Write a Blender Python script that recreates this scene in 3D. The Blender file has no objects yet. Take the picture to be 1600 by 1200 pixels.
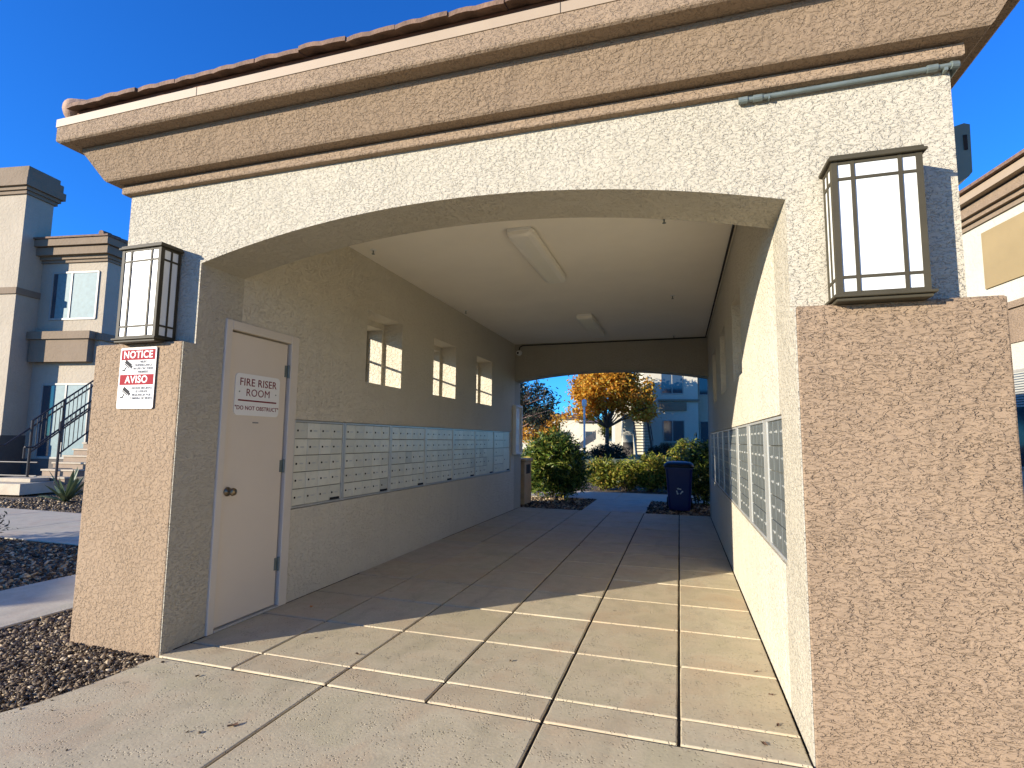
import bpy, math, random
import numpy as np
from math import radians, sin, cos, tan, pi, sqrt
from mathutils import Matrix, Vector

# ---------------------------------------------------------------- camera, sky, sun
scene = bpy.context.scene
COL = scene.collection
cam_d = bpy.data.cameras.new('camera')
cam = bpy.data.objects.new('camera', cam_d); COL.objects.link(cam)
YAW, PIT, ROL = radians(17.2507), radians(5.8916), radians(0.6509)
f_ = Vector((-sin(YAW)*cos(PIT), cos(YAW)*cos(PIT), sin(PIT)))
r0_ = Vector((cos(YAW), sin(YAW), 0)); u0_ = r0_.cross(f_)
r_ = cos(ROL)*r0_ + sin(ROL)*u0_; u_ = -sin(ROL)*r0_ + cos(ROL)*u0_
cam.matrix_world = Matrix(((r_.x, u_.x, -f_.x, 0), (r_.y, u_.y, -f_.y, 0), (r_.z, u_.z, -f_.z, 1.4), (0, 0, 0, 1)))
cam_d.sensor_width = 36.0; cam_d.sensor_fit = 'HORIZONTAL'; cam_d.lens = 840.84/1600*36
cam_d.clip_start = 0.05; cam_d.clip_end = 2000
scene.camera = cam

SUN_EL = radians(13.8)
SUN_DIR = Vector((0.716, 0.698, 0)).normalized()      # horizontal travel direction of the light
sun_d = bpy.data.lights.new('sun', 'SUN'); sun_d.energy = 4.2; sun_d.angle = radians(0.5); sun_d.color = (1.0, 0.905, 0.76)
sun = bpy.data.objects.new('sun', sun_d); COL.objects.link(sun)
L_ = Vector((SUN_DIR.x*cos(SUN_EL), SUN_DIR.y*cos(SUN_EL), -sin(SUN_EL)))
sun.rotation_euler = L_.to_track_quat('-Z', 'Y').to_euler(); sun.location = (-20, -20, 12)

world = bpy.data.worlds.new('World'); scene.world = world; world.use_nodes = True
wn = world.node_tree.nodes; wl = world.node_tree.links
for n in list(wn): wn.remove(n)
sky = wn.new('ShaderNodeTexSky'); sky.sky_type = 'NISHITA'; sky.sun_disc = False
sky.sun_elevation = SUN_EL; sky.sun_rotation = math.atan2(-SUN_DIR.x, -SUN_DIR.y)
sky.air_density = 1.0; sky.dust_density = 0.2; sky.ozone_density = 2.5; sky.altitude = 400
bg = wn.new('ShaderNodeBackground'); bg.inputs[1].default_value = 0.14
mul = wn.new('ShaderNodeMix'); mul.data_type = 'RGBA'; mul.blend_type = 'MULTIPLY'; mul.inputs[0].default_value = 1
mul.inputs[7].default_value = (0.09, 0.42, 0.95, 1)
wo = wn.new('ShaderNodeOutputWorld')
wl.new(sky.outputs[0], mul.inputs[6]); wl.new(mul.outputs[2], bg.inputs[0]); wl.new(bg.outputs[0], wo.inputs[0])
scene.view_settings.view_transform = 'Standard'; scene.view_settings.look = 'None'
scene.view_settings.exposure = 1.26; scene.view_settings.gamma = 1.0; scene.view_settings.use_curve_mapping = False
try:
    scene.cycles.max_bounces = 12; scene.cycles.diffuse_bounces = 10; scene.cycles.use_denoising = True
except Exception: pass

rnd = random.Random(7)

# ---------------------------------------------------------------- materials
def newmat(name):
    m = bpy.data.materials.new(name); m.use_nodes = True
    nt = m.node_tree
    for n in list(nt.nodes): nt.nodes.remove(n)
    out = nt.nodes.new('ShaderNodeOutputMaterial'); b = nt.nodes.new('ShaderNodeBsdfPrincipled')
    nt.links.new(b.outputs[0], out.inputs[0])
    return m, nt, b, out
def N(nt, t, **k):
    n = nt.nodes.new('ShaderNode'+t)
    for a, v in k.items():
        if a.startswith('i_'):
            key = a[2:]
            n.inputs[int(key) if key.isdigit() else key].default_value = v
        else: setattr(n, a, v)
    return n
def pos(nt, scale=(1, 1, 1)):
    g = N(nt, 'NewGeometry'); mp = N(nt, 'Mapping'); mp.inputs['Scale'].default_value = scale
    nt.links.new(g.outputs['Position'], mp.inputs['Vector']); return mp.outputs[0]
def noise(nt, v, scale, detail=3, rough=.5, dist=0):
    n = N(nt, 'TexNoise'); n.inputs['Scale'].default_value = scale; n.inputs['Detail'].default_value = detail
    n.inputs['Roughness'].default_value = rough; n.inputs['Distortion'].default_value = dist
    nt.links.new(v, n.inputs['Vector']); return n.outputs['Fac']
def ramp(nt, f, stops, interp='LINEAR'):
    r = N(nt, 'ValToRGB'); r.color_ramp.interpolation = interp
    el = r.color_ramp.elements
    while len(el) > 1: el.remove(el[-1])
    el[0].position = stops[0][0]; c = stops[0][1]; el[0].color = (c, c, c, 1) if isinstance(c, (int, float)) else (*c, 1)
    for p, c in stops[1:]:
        e = el.new(p); e.color = (c, c, c, 1) if isinstance(c, (int, float)) else (*c, 1)
    nt.links.new(f, r.inputs[0]); return r.outputs[0]
def math_(nt, op, a, b=None):
    m = N(nt, 'Math'); m.operation = op
    for i, x in enumerate((a, b)):
        if x is None: continue
        if isinstance(x, (int, float)): m.inputs[i].default_value = x
        else: nt.links.new(x, m.inputs[i])
    return m.outputs[0]
def mixc(nt, f, a, b, mode='MIX'):
    m = N(nt, 'Mix'); m.data_type = 'RGBA'; m.blend_type = mode
    for i, x in ((0, f), (6, a), (7, b)):
        if isinstance(x, (int, float)): m.inputs[i].default_value = x
        elif isinstance(x, tuple): m.inputs[i].default_value = (*x[:3], 1)
        else: nt.links.new(x, m.inputs[i])
    return m.outputs[2]
def bump(nt, b, h, dist, strength=1.0):
    bn = N(nt, 'Bump'); bn.inputs['Strength'].default_value = strength; bn.inputs['Distance'].default_value = dist
    nt.links.new(h, bn.inputs['Height']); nt.links.new(bn.outputs[0], b.inputs['Normal'])

def stucco(name, col, col2, scale=26, dist=.006, stretch=1.35, stain=.25, rough=.88, warp=.45):
    """machine-lace stucco: flat trowelled islands with broken, sharp edged crevices between them"""
    m, nt, b, o = newmat(name)
    p = pos(nt, (1, 1, stretch))
    a = noise(nt, p, scale, 2.5, .5, warp)
    step = ramp(nt, a, [(0, 0), (.445, .05), (.475, .75), (.56, .80), (.585, 1), (1, 1)])
    c = noise(nt, p, scale*2.1, 2, .5, warp*.6)
    hole = ramp(nt, c, [(.0, 0), (.36, .0), (.42, 1), (1, 1)])
    fine = noise(nt, p, scale*7, 2, .5, 0)
    und = noise(nt, pos(nt), 3.5, 2, .5, .3)
    step = math_(nt, 'ADD', step, math_(nt, 'MULTIPLY', und, 1.6))
    h = math_(nt, 'ADD', math_(nt, 'MULTIPLY', step, .8), math_(nt, 'ADD', math_(nt, 'MULTIPLY', hole, .45), math_(nt, 'MULTIPLY', fine, .12)))
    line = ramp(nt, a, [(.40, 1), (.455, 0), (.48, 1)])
    un = ramp(nt, noise(nt, pos(nt), 2.3, 3, .6, .5), [(.34, .62), (.62, 1.0)])
    h = math_(nt, 'MULTIPLY', h, un)
    bump(nt, b, h, dist*1.15)
    big = noise(nt, pos(nt), .9, 4, .6, .3)
    cc = mixc(nt, ramp(nt, big, [(.3, 0), (.7, 1)]), col, col2)
    cc = mixc(nt, ramp(nt, line, [(0, .10), (.8, 0)]), cc, tuple(x*.4 for x in col))  # crevice self-shadow painted into the colour, as bump casts none, plus slight dust
    st = noise(nt, pos(nt, (5, 5, .35)), 1.4, 4, .6)
    cc = mixc(nt, ramp(nt, st, [(.52, 0), (.75, stain)]), cc, tuple(x*.72 for x in col2))
    blot = noise(nt, pos(nt), 3.1, 5, .65, .6)
    cc = mixc(nt, ramp(nt, blot, [(.55, 0), (.78, stain)]), cc, (col[0]*.8, col[1]*.72, col[2]*.62))
    sx = N(nt, 'SeparateXYZ'); g = N(nt, 'NewGeometry'); nt.links.new(g.outputs['Position'], sx.inputs[0])
    low = math_(nt, 'ADD', sx.outputs[2], math_(nt, 'MULTIPLY', st, .4))
    cc = mixc(nt, ramp(nt, low, [(.14, .5*stain), (.40, 0)]), cc, tuple(x*.5 for x in col2))
    nt.links.new(cc, b.inputs['Base Color']); b.inputs['Roughness'].default_value = rough
    b.inputs['Specular IOR Level'].default_value = .2
    return m

def simple(name, col, rough=.6, metal=0, var=.12, nscale=6, bscale=0, bdist=.001, spec=.5):
    m, nt, b, o = newmat(name)
    n = noise(nt, pos(nt), nscale, 4, .6)
    cc = mixc(nt, ramp(nt, n, [(.3, 0), (.7, 1)]), tuple(x*(1-var) for x in col), tuple(min(1, x*(1+var)) for x in col))
    nt.links.new(cc, b.inputs['Base Color'])
    b.inputs['Roughness'].default_value = rough; b.inputs['Metallic'].default_value = metal
    b.inputs['Specular IOR Level'].default_value = spec
    if bscale: bump(nt, b, noise(nt, pos(nt), bscale, 3, .6), bdist)
    return m

def concrete(name, col, col2, pits=True, random_obj=True, dark=(.10, .07, .045)):
    m, nt, b, o = newmat(name)
    p = pos(nt)
    big = noise(nt, p, 1.3, 5, .62, .4)
    cc = mixc(nt, ramp(nt, big, [(.32, 0), (.68, 1)]), col, col2)
    hue = noise(nt, p, 2.2, 3, .6, .7)
    cc = mixc(nt, ramp(nt, hue, [(.50, 0), (.66, .55)]), cc, (col[0]*.98, col[1]*.84, col[2]*.80))
    cc = mixc(nt, ramp(nt, hue, [(.34, .5), (.48, 0)]), cc, (col[0]*.84, col[1]*.90, col[2]*.84))
    blot = noise(nt, p, 4.5, 5, .65, .8)
    cc = mixc(nt, ramp(nt, blot, [(.46, 0), (.72, .6)]), cc, tuple(x*.66 for x in col2))
    fin = noise(nt, p, 60, 3, .6)
    cc = mixc(nt, ramp(nt, fin, [(.35, .22), (.6, 0)]), cc, tuple(x*.6 for x in col))
    if random_obj:
        oi = N(nt, 'ObjectInfo')
        cc = mixc(nt, ramp(nt, oi.outputs['Random'], [(0, .0), (1, .26)]), cc, (col[0]*.82, col[1]*.70, col[2]*.58))
    gv = N(nt, 'TexVoronoi'); gv.inputs['Scale'].default_value = 2.4
    gw = N(nt, 'VectorMath'); gw.operation = 'MULTIPLY_ADD'; gw.inputs[1].default_value = (.05, .05, .05)
    gn = N(nt, 'TexNoise'); gn.inputs['Scale'].default_value = 22; nt.links.new(p, gn.inputs['Vector'])
    nt.links.new(gn.outputs['Color'], gw.inputs[0]); nt.links.new(p, gw.inputs[2]); nt.links.new(gw.outputs[0], gv.inputs['Vector'])
    cc = mixc(nt, ramp(nt, gv.outputs['Distance'], [(.035, .55), (.055, 0)]), cc, tuple(x*.3 for x in col))
    str_ = noise(nt, pos(nt, (1, .25, 1)), 5, 4, .6, .4)
    cc = mixc(nt, ramp(nt, str_, [(.54, 0), (.75, .4)]), cc, tuple(x*.6 for x in col))
    if pits:
        v = N(nt, 'TexVoronoi'); v.inputs['Scale'].default_value = 52; v.inputs['Randomness'].default_value = 1
        pw = noise(nt, p, 9, 3, .6)
        wp = N(nt, 'VectorMath'); wp.operation = 'ADD'; nt.links.new(p, wp.inputs[0])
        nz = N(nt, 'TexNoise'); nz.inputs['Scale'].default_value = 45; nt.links.new(p, nz.inputs['Vector'])
        sc = N(nt, 'VectorMath'); sc.operation = 'SCALE'; sc.inputs['Scale'].default_value = .012
        nt.links.new(nz.outputs['Color'], sc.inputs[0]); nt.links.new(sc.outputs[0], wp.inputs[1])
        nt.links.new(wp.outputs[0], v.inputs['Vector'])
        rad = ramp(nt, pw, [(.40, 0), (.66, .27)])
        pit = math_(nt, 'LESS_THAN', v.outputs['Distance'], rad)
        sm = math_(nt, 'SUBTRACT', v.outputs['Distance'], rad)
        sm = ramp(nt, sm, [(0, 0), (.12, 1)])
        cc = mixc(nt, math_(nt, 'MULTIPLY', pit, .35), cc, tuple(x*.45 for x in col))
        h = math_(nt, 'ADD', sm, math_(nt, 'MULTIPLY', fin, .25))
        bump(nt, b, h, .005)
    else:
        bump(nt, b, math_(nt, 'ADD', fin, math_(nt, 'MULTIPLY', blot, .5)), .002)
    nt.links.new(cc, b.inputs['Base Color']); b.inputs['Roughness'].default_value = .72
    b.inputs['Specular IOR Level'].default_value = .4
    return m

def leafmat(name, stops, trans=.35, rough=.45):
    m, nt, b, o = newmat(name)
    g = N(nt, 'NewGeometry')
    c = ramp(nt, g.outputs['Random Per Island'], stops)
    n = noise(nt, pos(nt), 3, 2)
    c = mixc(nt, ramp(nt, n, [(.35, .35), (.65, 0)]), c, tuple(x*.5 for x in stops[0][1]))
    nt.links.new(c, b.inputs['Base Color']); b.inputs['Roughness'].default_value = rough; b.inputs['Specular IOR Level'].default_value = .25
    t = N(nt, 'BsdfTranslucent'); nt.links.new(c, t.inputs[0])
    mx = N(nt, 'MixShader'); mx.inputs[0].default_value = trans
    nt.links.new(b.outputs[0], mx.inputs[1]); nt.links.new(t.outputs[0], mx.inputs[2]); nt.links.new(mx.outputs[0], o.inputs[0])
    return m

def islandmat(name, stops, rough=.8):
    m, nt, b, o = newmat(name)
    g = N(nt, 'NewGeometry'); c = ramp(nt, g.outputs['Random Per Island'], stops)
    nt.links.new(c, b.inputs['Base Color']); b.inputs['Roughness'].default_value = rough
    return m

def gravelmat(name):
    m, nt, b, o = newmat(name)
    p = pos(nt)
    v = N(nt, 'TexVoronoi'); v.inputs['Scale'].default_value = 32; nt.links.new(p, v.inputs['Vector'])
    sep = N(nt, 'SeparateColor'); nt.links.new(v.outputs['Color'], sep.inputs[0])
    c = ramp(nt, sep.outputs[0], [(0, (.025, .017, .009)), (.4, (.07, .048, .028)), (.75, (.15, .105, .06)), (1, (.28, .21, .12))])
    big = noise(nt, p, .5, 4)
    c = mixc(nt, ramp(nt, big, [(.35, 0), (.7, .5)]), c, (.06, .045, .032))
    nt.links.new(c, b.inputs['Base Color']); b.inputs['Roughness'].default_value = .9
    h = math_(nt, 'SUBTRACT', 1.0, v.outputs['Distance'])
    bump(nt, b, h, .02)
    return m

M = {}
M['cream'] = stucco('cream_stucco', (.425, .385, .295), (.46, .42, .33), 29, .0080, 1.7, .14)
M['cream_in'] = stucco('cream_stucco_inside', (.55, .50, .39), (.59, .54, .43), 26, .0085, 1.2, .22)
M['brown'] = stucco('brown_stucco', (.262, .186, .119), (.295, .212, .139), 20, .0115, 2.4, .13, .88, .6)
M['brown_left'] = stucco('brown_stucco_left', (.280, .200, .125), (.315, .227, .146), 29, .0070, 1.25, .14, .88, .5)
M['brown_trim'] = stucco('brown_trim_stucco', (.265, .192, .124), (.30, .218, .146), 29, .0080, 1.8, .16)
M['fascia'] = simple('fascia_paint', (.33, .25, .165), .6, 0, .05)
M['tile'] = simple('roof_tile', (.17, .10, .062), .85, 0, .35, 14, 45, .006)
M['hip'] = simple('hip_tile_clay', (.34, .22, .15), .85, 0, .3, 12, 50, .004)
M['roof'] = simple('roof_deck', (.16, .08, .05), .9, 0, .2)
M['ceiling'] = simple('ceiling_paint', (.84, .78, .655), .75, 0, .04, 1.2, 40, .0006)
M['door'] = simple('door_paint', (.62, .54, .43), .55, 0, .03, 1.5)
M['frame_paint'] = simple('door_frame_paint', (.58, .52, .43), .45, 0, .04, 3)
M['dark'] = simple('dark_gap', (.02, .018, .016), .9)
M['bronze'] = simple('bronze_metal', (.052, .044, .026), .62, .0, .12, 8, 0, .001, .25)
M['opal'] = simple('opal_glass', (.70, .71, .66), .35, 0, .01, 2)
M['lens'] = simple('acrylic_lens', (.80, .76, .66), .3, 0, .03, 2)
M['white'] = simple('white_paint', (.72, .71, .66), .65, 0, .02, 6, 0, .001, .2)
M['red'] = simple('red_print', (.26, .008, .016), .7, 0, .02, 6, 0, .001, .15)
M['maroon'] = simple('maroon_print', (.16, .008, .015), .7, 0, .02)
M['ink'] = simple('black_print', (.02, .02, .022), .7, 0, .02, 6, 0, .001, .15)
M['greyink'] = simple('grey_print', (.2, .2, .2), .7, 0, .02, 6, 0, .001, .15)
M['alu'] = simple('aluminium', (.50, .50, .46), .34, .4, .06, 10)
def boxmat():
    m, nt, b, o = newmat('mailbox_paint')
    oi = N(nt, 'ObjectInfo')
    c = ramp(nt, oi.outputs['Random'], [(0, (.60, .58, .47)), (.5, (.66, .64, .52)), (.85, (.70, .68, .56)), (1, (.48, .47, .39))])
    n = noise(nt, pos(nt), 14, 4, .6)
    c = mixc(nt, ramp(nt, n, [(.45, 0), (.75, .2)]), c, (.32, .33, .29))
    nt.links.new(c, b.inputs['Base Color']); b.inputs['Roughness'].default_value = .36; b.inputs['Metallic'].default_value = .1
    return m
M['mail'] = boxmat()
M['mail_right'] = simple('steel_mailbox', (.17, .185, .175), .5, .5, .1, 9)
M['box_back'] = simple('mailbox_gap', (.13, .13, .11), .8)
M['steel'] = simple('galvanised_steel', (.15, .18, .165), .45, .25, .15, 20)
M['knob'] = simple('brass_knob', (.25, .20, .13), .3, .9, .1)
M['green_box'] = simple('green_metal', (.15, .18, .13), .45, .2, .08)
M['black_metal'] = simple('dark_rail_metal', (.035, .03, .028), .45, .3, .1)
M['slab'] = concrete('passage_concrete', (.51, .43, .28), (.57, .49, .33))
M['slab_front'] = concrete('front_concrete', (.53, .44, .28), (.58, .495, .325), True, False)
M['walk'] = concrete('walk_concrete', (.48, .41, .295), (.53, .465, .34), False, False)
M['mortar'] = simple('joint_filler', (.022, .017, .012), .95, 0, .2)
M['gravel'] = gravelmat('gravel_ground')
M['stones'] = islandmat('gravel_stones', [(0, (.022, .014, .007)), (.35, (.07, .046, .024)), (.65, (.17, .118, .062)), (.88, (.34, .25, .14)), (1, (.52, .42, .27))])
M['grass'] = simple('lawn_ground', (.16, .17, .06), .95, 0, .35, 5, 80, .01)
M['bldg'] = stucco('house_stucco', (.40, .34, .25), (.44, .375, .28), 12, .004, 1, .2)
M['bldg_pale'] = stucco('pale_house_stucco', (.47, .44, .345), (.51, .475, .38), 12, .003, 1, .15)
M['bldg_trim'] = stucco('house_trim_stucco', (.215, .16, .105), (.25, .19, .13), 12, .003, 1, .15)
M['bldg_dark'] = simple('house_base_paint', (.10, .085, .07), .8)
M['tan_panel'] = simple('tan_panel_stucco', (.28, .205, .095), .8, 0, .06, 2, 40, .002)
M['win_frame'] = simple('window_vinyl', (.30, .285, .24), .5)
def glassmat():
    m, nt, b, o = newmat('window_glass')
    b.inputs['Base Color'].default_value = (.03, .045, .06, 1); b.inputs['Roughness'].default_value = .06
    b.inputs['Specular IOR Level'].default_value = .9
    return m
M['glass'] = glassmat()
M['curtain'] = simple('pale_curtain', (.13, .21, .215), .6, 0, .15, 8)
M['blind'] = simple('window_blind', (.38, .37, .31), .6, 0, .05)
M['concrete_step'] = simple('stair_concrete', (.26, .19, .13), .8, 0, .1)
M['tread'] = simple('pale_tread_concrete', (.40, .34, .25), .8, 0, .1)
M['bin'] = simple('blue_plastic', (.006, .010, .10), .38, 0, .05)
M['bin_lid'] = simple('dark_blue_lid', (.008, .011, .018), .4, 0, .05)
M['rubber'] = simple('black_rubber', (.015, .015, .015), .8)
M['bark'] = simple('bark', (.10, .075, .06), .9, 0, .3, 20, 60, .01)
M['bark_pink'] = simple('pinkish_bark', (.20, .13, .11), .9, 0, .3, 20, 60, .01)
M['leaf_orange'] = leafmat('autumn_leaves', [(0, (.42, .15, .02)), (.3, (.66, .30, .03)), (.65, (.78, .44, .05)), (.88, (.72, .52, .08)), (1, (.30, .28, .06))], .5)
M['leaf_yellow'] = leafmat('yellow_leaves', [(0, (.5, .22, .03)), (1, (.66, .42, .05))], .4)
M['leaf_dark'] = leafmat('dark_leaves', [(0, (.012, .022, .016)), (.6, (.03, .045, .03)), (1, (.06, .07, .045))], .2)
M['leaf_bush'] = leafmat('oleander_leaves', [(0, (.010, .028, .006)), (.45, (.07, .13, .02)), (.85, (.22, .26, .045)), (1, (.45, .36, .09))], .3, .38)
M['leaf_hedge'] = leafmat('hedge_leaves', [(0, (.02, .04, .006)), (.4, (.16, .20, .025)), (.8, (.36, .34, .05)), (1, (.42, .24, .06))], .35, .4)
M['agave'] = leafmat('agave_leaves', [(0, (.07, .11, .06)), (1, (.17, .21, .11))], .1, .5)
M['dead_leaf'] = simple('dead_leaf', (.10, .05, .025), .8)
M['orange_leaf'] = simple('orange_leaf', (.55, .20, .04), .7)
M['bin_tan'] = simple('tan_receptacle', (.50, .31, .15), .7, 0, .15, 12, 60, .002)

# ---------------------------------------------------------------- mesh helpers
class MB:
    def __init__(s, T=None): s.v = []; s.f = []; s.T = T; s.sm = False
    def add(s, vs, fs):
        o = len(s.v)
        if s.T: vs = [s.T(*p) for p in vs]
        s.v += [tuple(p) for p in vs]; s.f += [tuple(i+o for i in f) for f in fs]; return s
    def box(s, x0, x1, y0, y1, z0, z1):
        return s.add([(x0, y0, z0), (x1, y0, z0), (x1, y1, z0), (x0, y1, z0), (x0, y0, z1), (x1, y0, z1), (x1, y1, z1), (x0, y1, z1)],
                     [(0, 3, 2, 1), (4, 5, 6, 7), (0, 1, 5, 4), (1, 2, 6, 5), (2, 3, 7, 6), (3, 0, 4, 7)])
    def cbox(s, x0, x1, y0, y1, z0, z1, c=.004, axis='z'):
        """box with a chamfer on the edges round the faces normal to +axis/-axis"""
        vs = []; ring = []
        def q(a0, a1, b0, b1, w):
            if axis == 'z': return [(a0, b0, w), (a1, b0, w), (a1, b1, w), (a0, b1, w)]
            if axis == 'y': return [(a0, w, b0), (a1, w, b0), (a1, w, b1), (a0, w, b1)]
            return [(w, a0, b0), (w, a1, b0), (w, a1, b1), (w, a0, b1)]
        if axis == 'z': A = (x0, x1, y0, y1); w0, w1 = z0, z1
        elif axis == 'y': A = (x0, x1, z0, z1); w0, w1 = y0, y1
        else: A = (y0, y1, z0, z1); w0, w1 = x0, x1
        a0, a1, b0, b1 = A
        rings = [q(a0+c, a1-c, b0+c, b1-c, w0), q(a0, a1, b0, b1, w0+c), q(a0, a1, b0, b1, w1-c), q(a0+c, a1-c, b0+c, b1-c, w1)]
        for r in rings: vs += r
        fs = [(3, 2, 1, 0), (12, 13, 14, 15)]
        for k in range(3):
            for i in range(4):
                j = (i+1) % 4; fs.append((4*k+i, 4*k+j, 4*k+4+j, 4*k+4+i))
        if axis == 'y': fs = [f[::-1] for f in fs]
        return s.add(vs, fs)
    def tube(s, p, q, r, n=8, r2=None, caps=True):
        p = Vector(p); q = Vector(q); d = (q-p)
        if d.length < 1e-6: return s
        d.normalize(); a = d.orthogonal().normalized(); b = d.cross(a); r2 = r if r2 is None else r2
        vs = [p+(a*cos(2*pi*i/n)+b*sin(2*pi*i/n))*r for i in range(n)] + [q+(a*cos(2*pi*i/n)+b*sin(2*pi*i/n))*r2 for i in range(n)]
        fs = [(i, (i+1) % n, n+(i+1) % n, n+i) for i in range(n)]
        if caps: fs += [tuple(range(n))[::-1], tuple(range(n, 2*n))]
        return s.add([tuple(v) for v in vs], fs)
    def path(s, pts, r, n=8):
        for a, b in zip(pts, pts[1:]): s.tube(a, b, r, n)
        return s
    def prism(s, poly, axis, w0, w1):
        """polygon (list of 2D) extruded along axis from w0 to w1"""
        n = len(poly)
        def P(a, b, w): return {'x': (w, a, b), 'y': (a, w, b), 'z': (a, b, w)}[axis]
        vs = [P(a, b, w0) for a, b in poly]+[P(a, b, w1) for a, b in poly]
        fs = [tuple(range(n)), tuple(range(n, 2*n))[::-1]]+[(i, n+i, n+(i+1) % n, (i+1) % n) for i in range(n)]
        return s.add(vs, fs)
    def lathe(s, prof, c, axis=(0, 0, 1), n=20):
        ax = Vector(axis).normalized(); a = ax.orthogonal().normalized(); b = ax.cross(a); c = Vector(c)
        vs = []; fs = []
        for r, h in prof:
            for i in range(n): vs.append(tuple(c+ax*h+(a*cos(2*pi*i/n)+b*sin(2*pi*i/n))*r))
        for k in range(len(prof)-1):
            for i in range(n): j = (i+1) % n; fs.append((k*n+i, k*n+j, k*n+n+j, k*n+n+i))
        fs += [tuple(range(n))[::-1], tuple(range((len(prof)-1)*n, len(prof)*n))]
        return s.add(vs, fs)
    def mesh(s, name, off=(0, 0, 0), mat=None, smooth=False):
        me = bpy.data.meshes.new(name)
        me.from_pydata([(x-off[0], y-off[1], z-off[2]) for x, y, z in s.v], [], s.f)
        if mat: me.materials.append(mat)
        me.validate(); me.update()
        import bmesh
        if len(s.f) < 60000:
            bm = bmesh.new(); bm.from_mesh(me); bmesh.ops.recalc_face_normals(bm, faces=bm.faces); bm.to_mesh(me); bm.free()
        if smooth:
            for p in me.polygons: p.use_smooth = True
        return me
    def build(s, name, mat, parent=None, smooth=False):
        off = (0, 0, 0)
        if parent is not None: off = world_off(parent)
        me = s.mesh(name, off, mat, smooth)
        return link(name, me, parent)

def world_off(o):
    x = Vector((0, 0, 0))
    while o is not None: x = x+o.location; o = o.parent
    return tuple(x)
def link(name, me, parent=None, loc=None):
    o = bpy.data.objects.new(name, me); COL.objects.link(o)
    if parent is not None: o.parent = parent
    if loc is not None:
        w = world_off(parent) if parent is not None else (0, 0, 0)
        o.location = (loc[0]-w[0], loc[1]-w[1], loc[2]-w[2])
    return o
def tag(o, label=None, cat=None, group=None, kind=None):
    if label: o['label'] = label
    if cat: o['category'] = cat
    if group: o['group'] = group
    if kind: o['kind'] = kind
    return o
def thing(name, loc, label, cat, group=None):
    o = bpy.data.objects.new(name, None); COL.objects.link(o); o.location = loc; o.empty_display_size = .1
    return tag(o, label, cat, group)
def copy_tree(o, parent=None):
    c = o.copy(); COL.objects.link(c); c.parent = parent
    for ch in list(o.children): copy_tree(ch, c)
    return c
def text_geo(txt, size, bold=0.0, spacing=1.0, depth=.0008):
    cu = bpy.data.curves.new('lettering', 'FONT'); cu.body = txt; cu.size = size; cu.align_x = 'CENTER'; cu.align_y = 'CENTER'
    cu.extrude = depth; cu.offset = bold; cu.space_character = spacing; cu.resolution_u = 4
    ob = bpy.data.objects.new('lettering', cu); COL.objects.link(ob)
    dg = bpy.context.evaluated_depsgraph_get(); dg.update()
    me = bpy.data.meshes.new_from_object(ob.evaluated_get(dg))
    vs = [tuple(v.co) for v in me.vertices]; fs = [tuple(p.vertices) for p in me.polygons]
    bpy.data.objects.remove(ob); bpy.data.curves.remove(cu); bpy.data.meshes.remove(me)
    return vs, fs
def put_text(mb, txt, size, fn, **k):
    vs, fs = text_geo(txt, size, **k)
    mb.add([fn(*v) for v in vs], fs); return mb
def smoothstep(t): t = max(0, min(1, t)); return t*t*(3-2*t)
def frameT(O, ang, k=1.0):
    """(s along the facade, t behind it, z) -> world"""
    a = radians(ang); e = (cos(a), sin(a)); n = (-sin(a), cos(a))
    def T(s, t, z): return (O[0]+(s*e[0]+t*n[0])*k, O[1]+(s*e[1]+t*n[1])*k, 1.4+(z-1.4)*k)
    return T

# ---------------------------------------------------------------- ground
def gh(x, y): return -.03+.5*smoothstep((y-16.5)/9)
gx = sorted(set([-400, -200, -100, -60]+list(np.linspace(-40, 20, 61))+[30, 60, 100, 200, 400]))
gy = sorted(set([-300, -100, -40]+list(np.linspace(-20, 45, 66))+[60, 80, 120, 200, 400, 700]))
g = MB()
vs = [(x, y, gh(x, y)) for y in gy for x in gx]; nx = len(gx)
g.add(vs, [(j*nx+i, j*nx+i+1, (j+1)*nx+i+1, (j+1)*nx+i) for j in range(len(gy)-1) for i in range(nx-1)])
tag(g.build('ground', M['gravel'], smooth=True), kind='structure')

# passage floor: joint filler under individual concrete slabs
XJ = [-3.215, -2.62, -1.955, -1.325, -.685, -.03, .535]
YJ = [2.77, 3.02]+[3.02+.667*k for k in range(1, 12)]+[10.98]
pf = MB().box(-3.213, .533, 2.775, 10.97, -.028, -.014)
floor = tag(pf.build('passage_floor', M['mortar']), kind='structure')
def slab_mesh(w, d, name, mat, c=.007, seed=0):
    """slab with slightly wavy chamfered edges, top at z 0"""
    r = random.Random(seed); n = 6
    def edge(a, b): return [(a[0]+(b[0]-a[0])*i/n, a[1]+(b[1]-a[1])*i/n) for i in range(n)]
    P = edge((-w/2, -d/2), (w/2, -d/2))+edge((w/2, -d/2), (w/2, d/2))+edge((w/2, d/2), (-w/2, d/2))+edge((-w/2, d/2), (-w/2, -d/2))
    P = [(x+r.uniform(-.0012, .0012), y+r.uniform(-.0012, .0012)) for x, y in P]
    m = len(P); vs = []
    for sc, z in ((0, -.0125), (0, -c), (c*.35, -c*.25), (c, 0)):
        for x, y in P:
            sx = sc*(1 if x < 0 else -1) if abs(abs(x)-w/2) < .003 else 0
            sy = sc*(1 if y < 0 else -1) if abs(abs(y)-d/2) < .003 else 0
            vs.append((x+sx, y+sy, z))
    fs = [(k*m+i, k*m+(i+1) % m, k*m+m+(i+1) % m, k*m+m+i) for k in range(3) for i in range(m)]
    fs.append(tuple(range(3*m, 4*m)))
    return MB().add(vs, fs).mesh(name, (0, 0, 0), mat)
cache = {}
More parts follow.
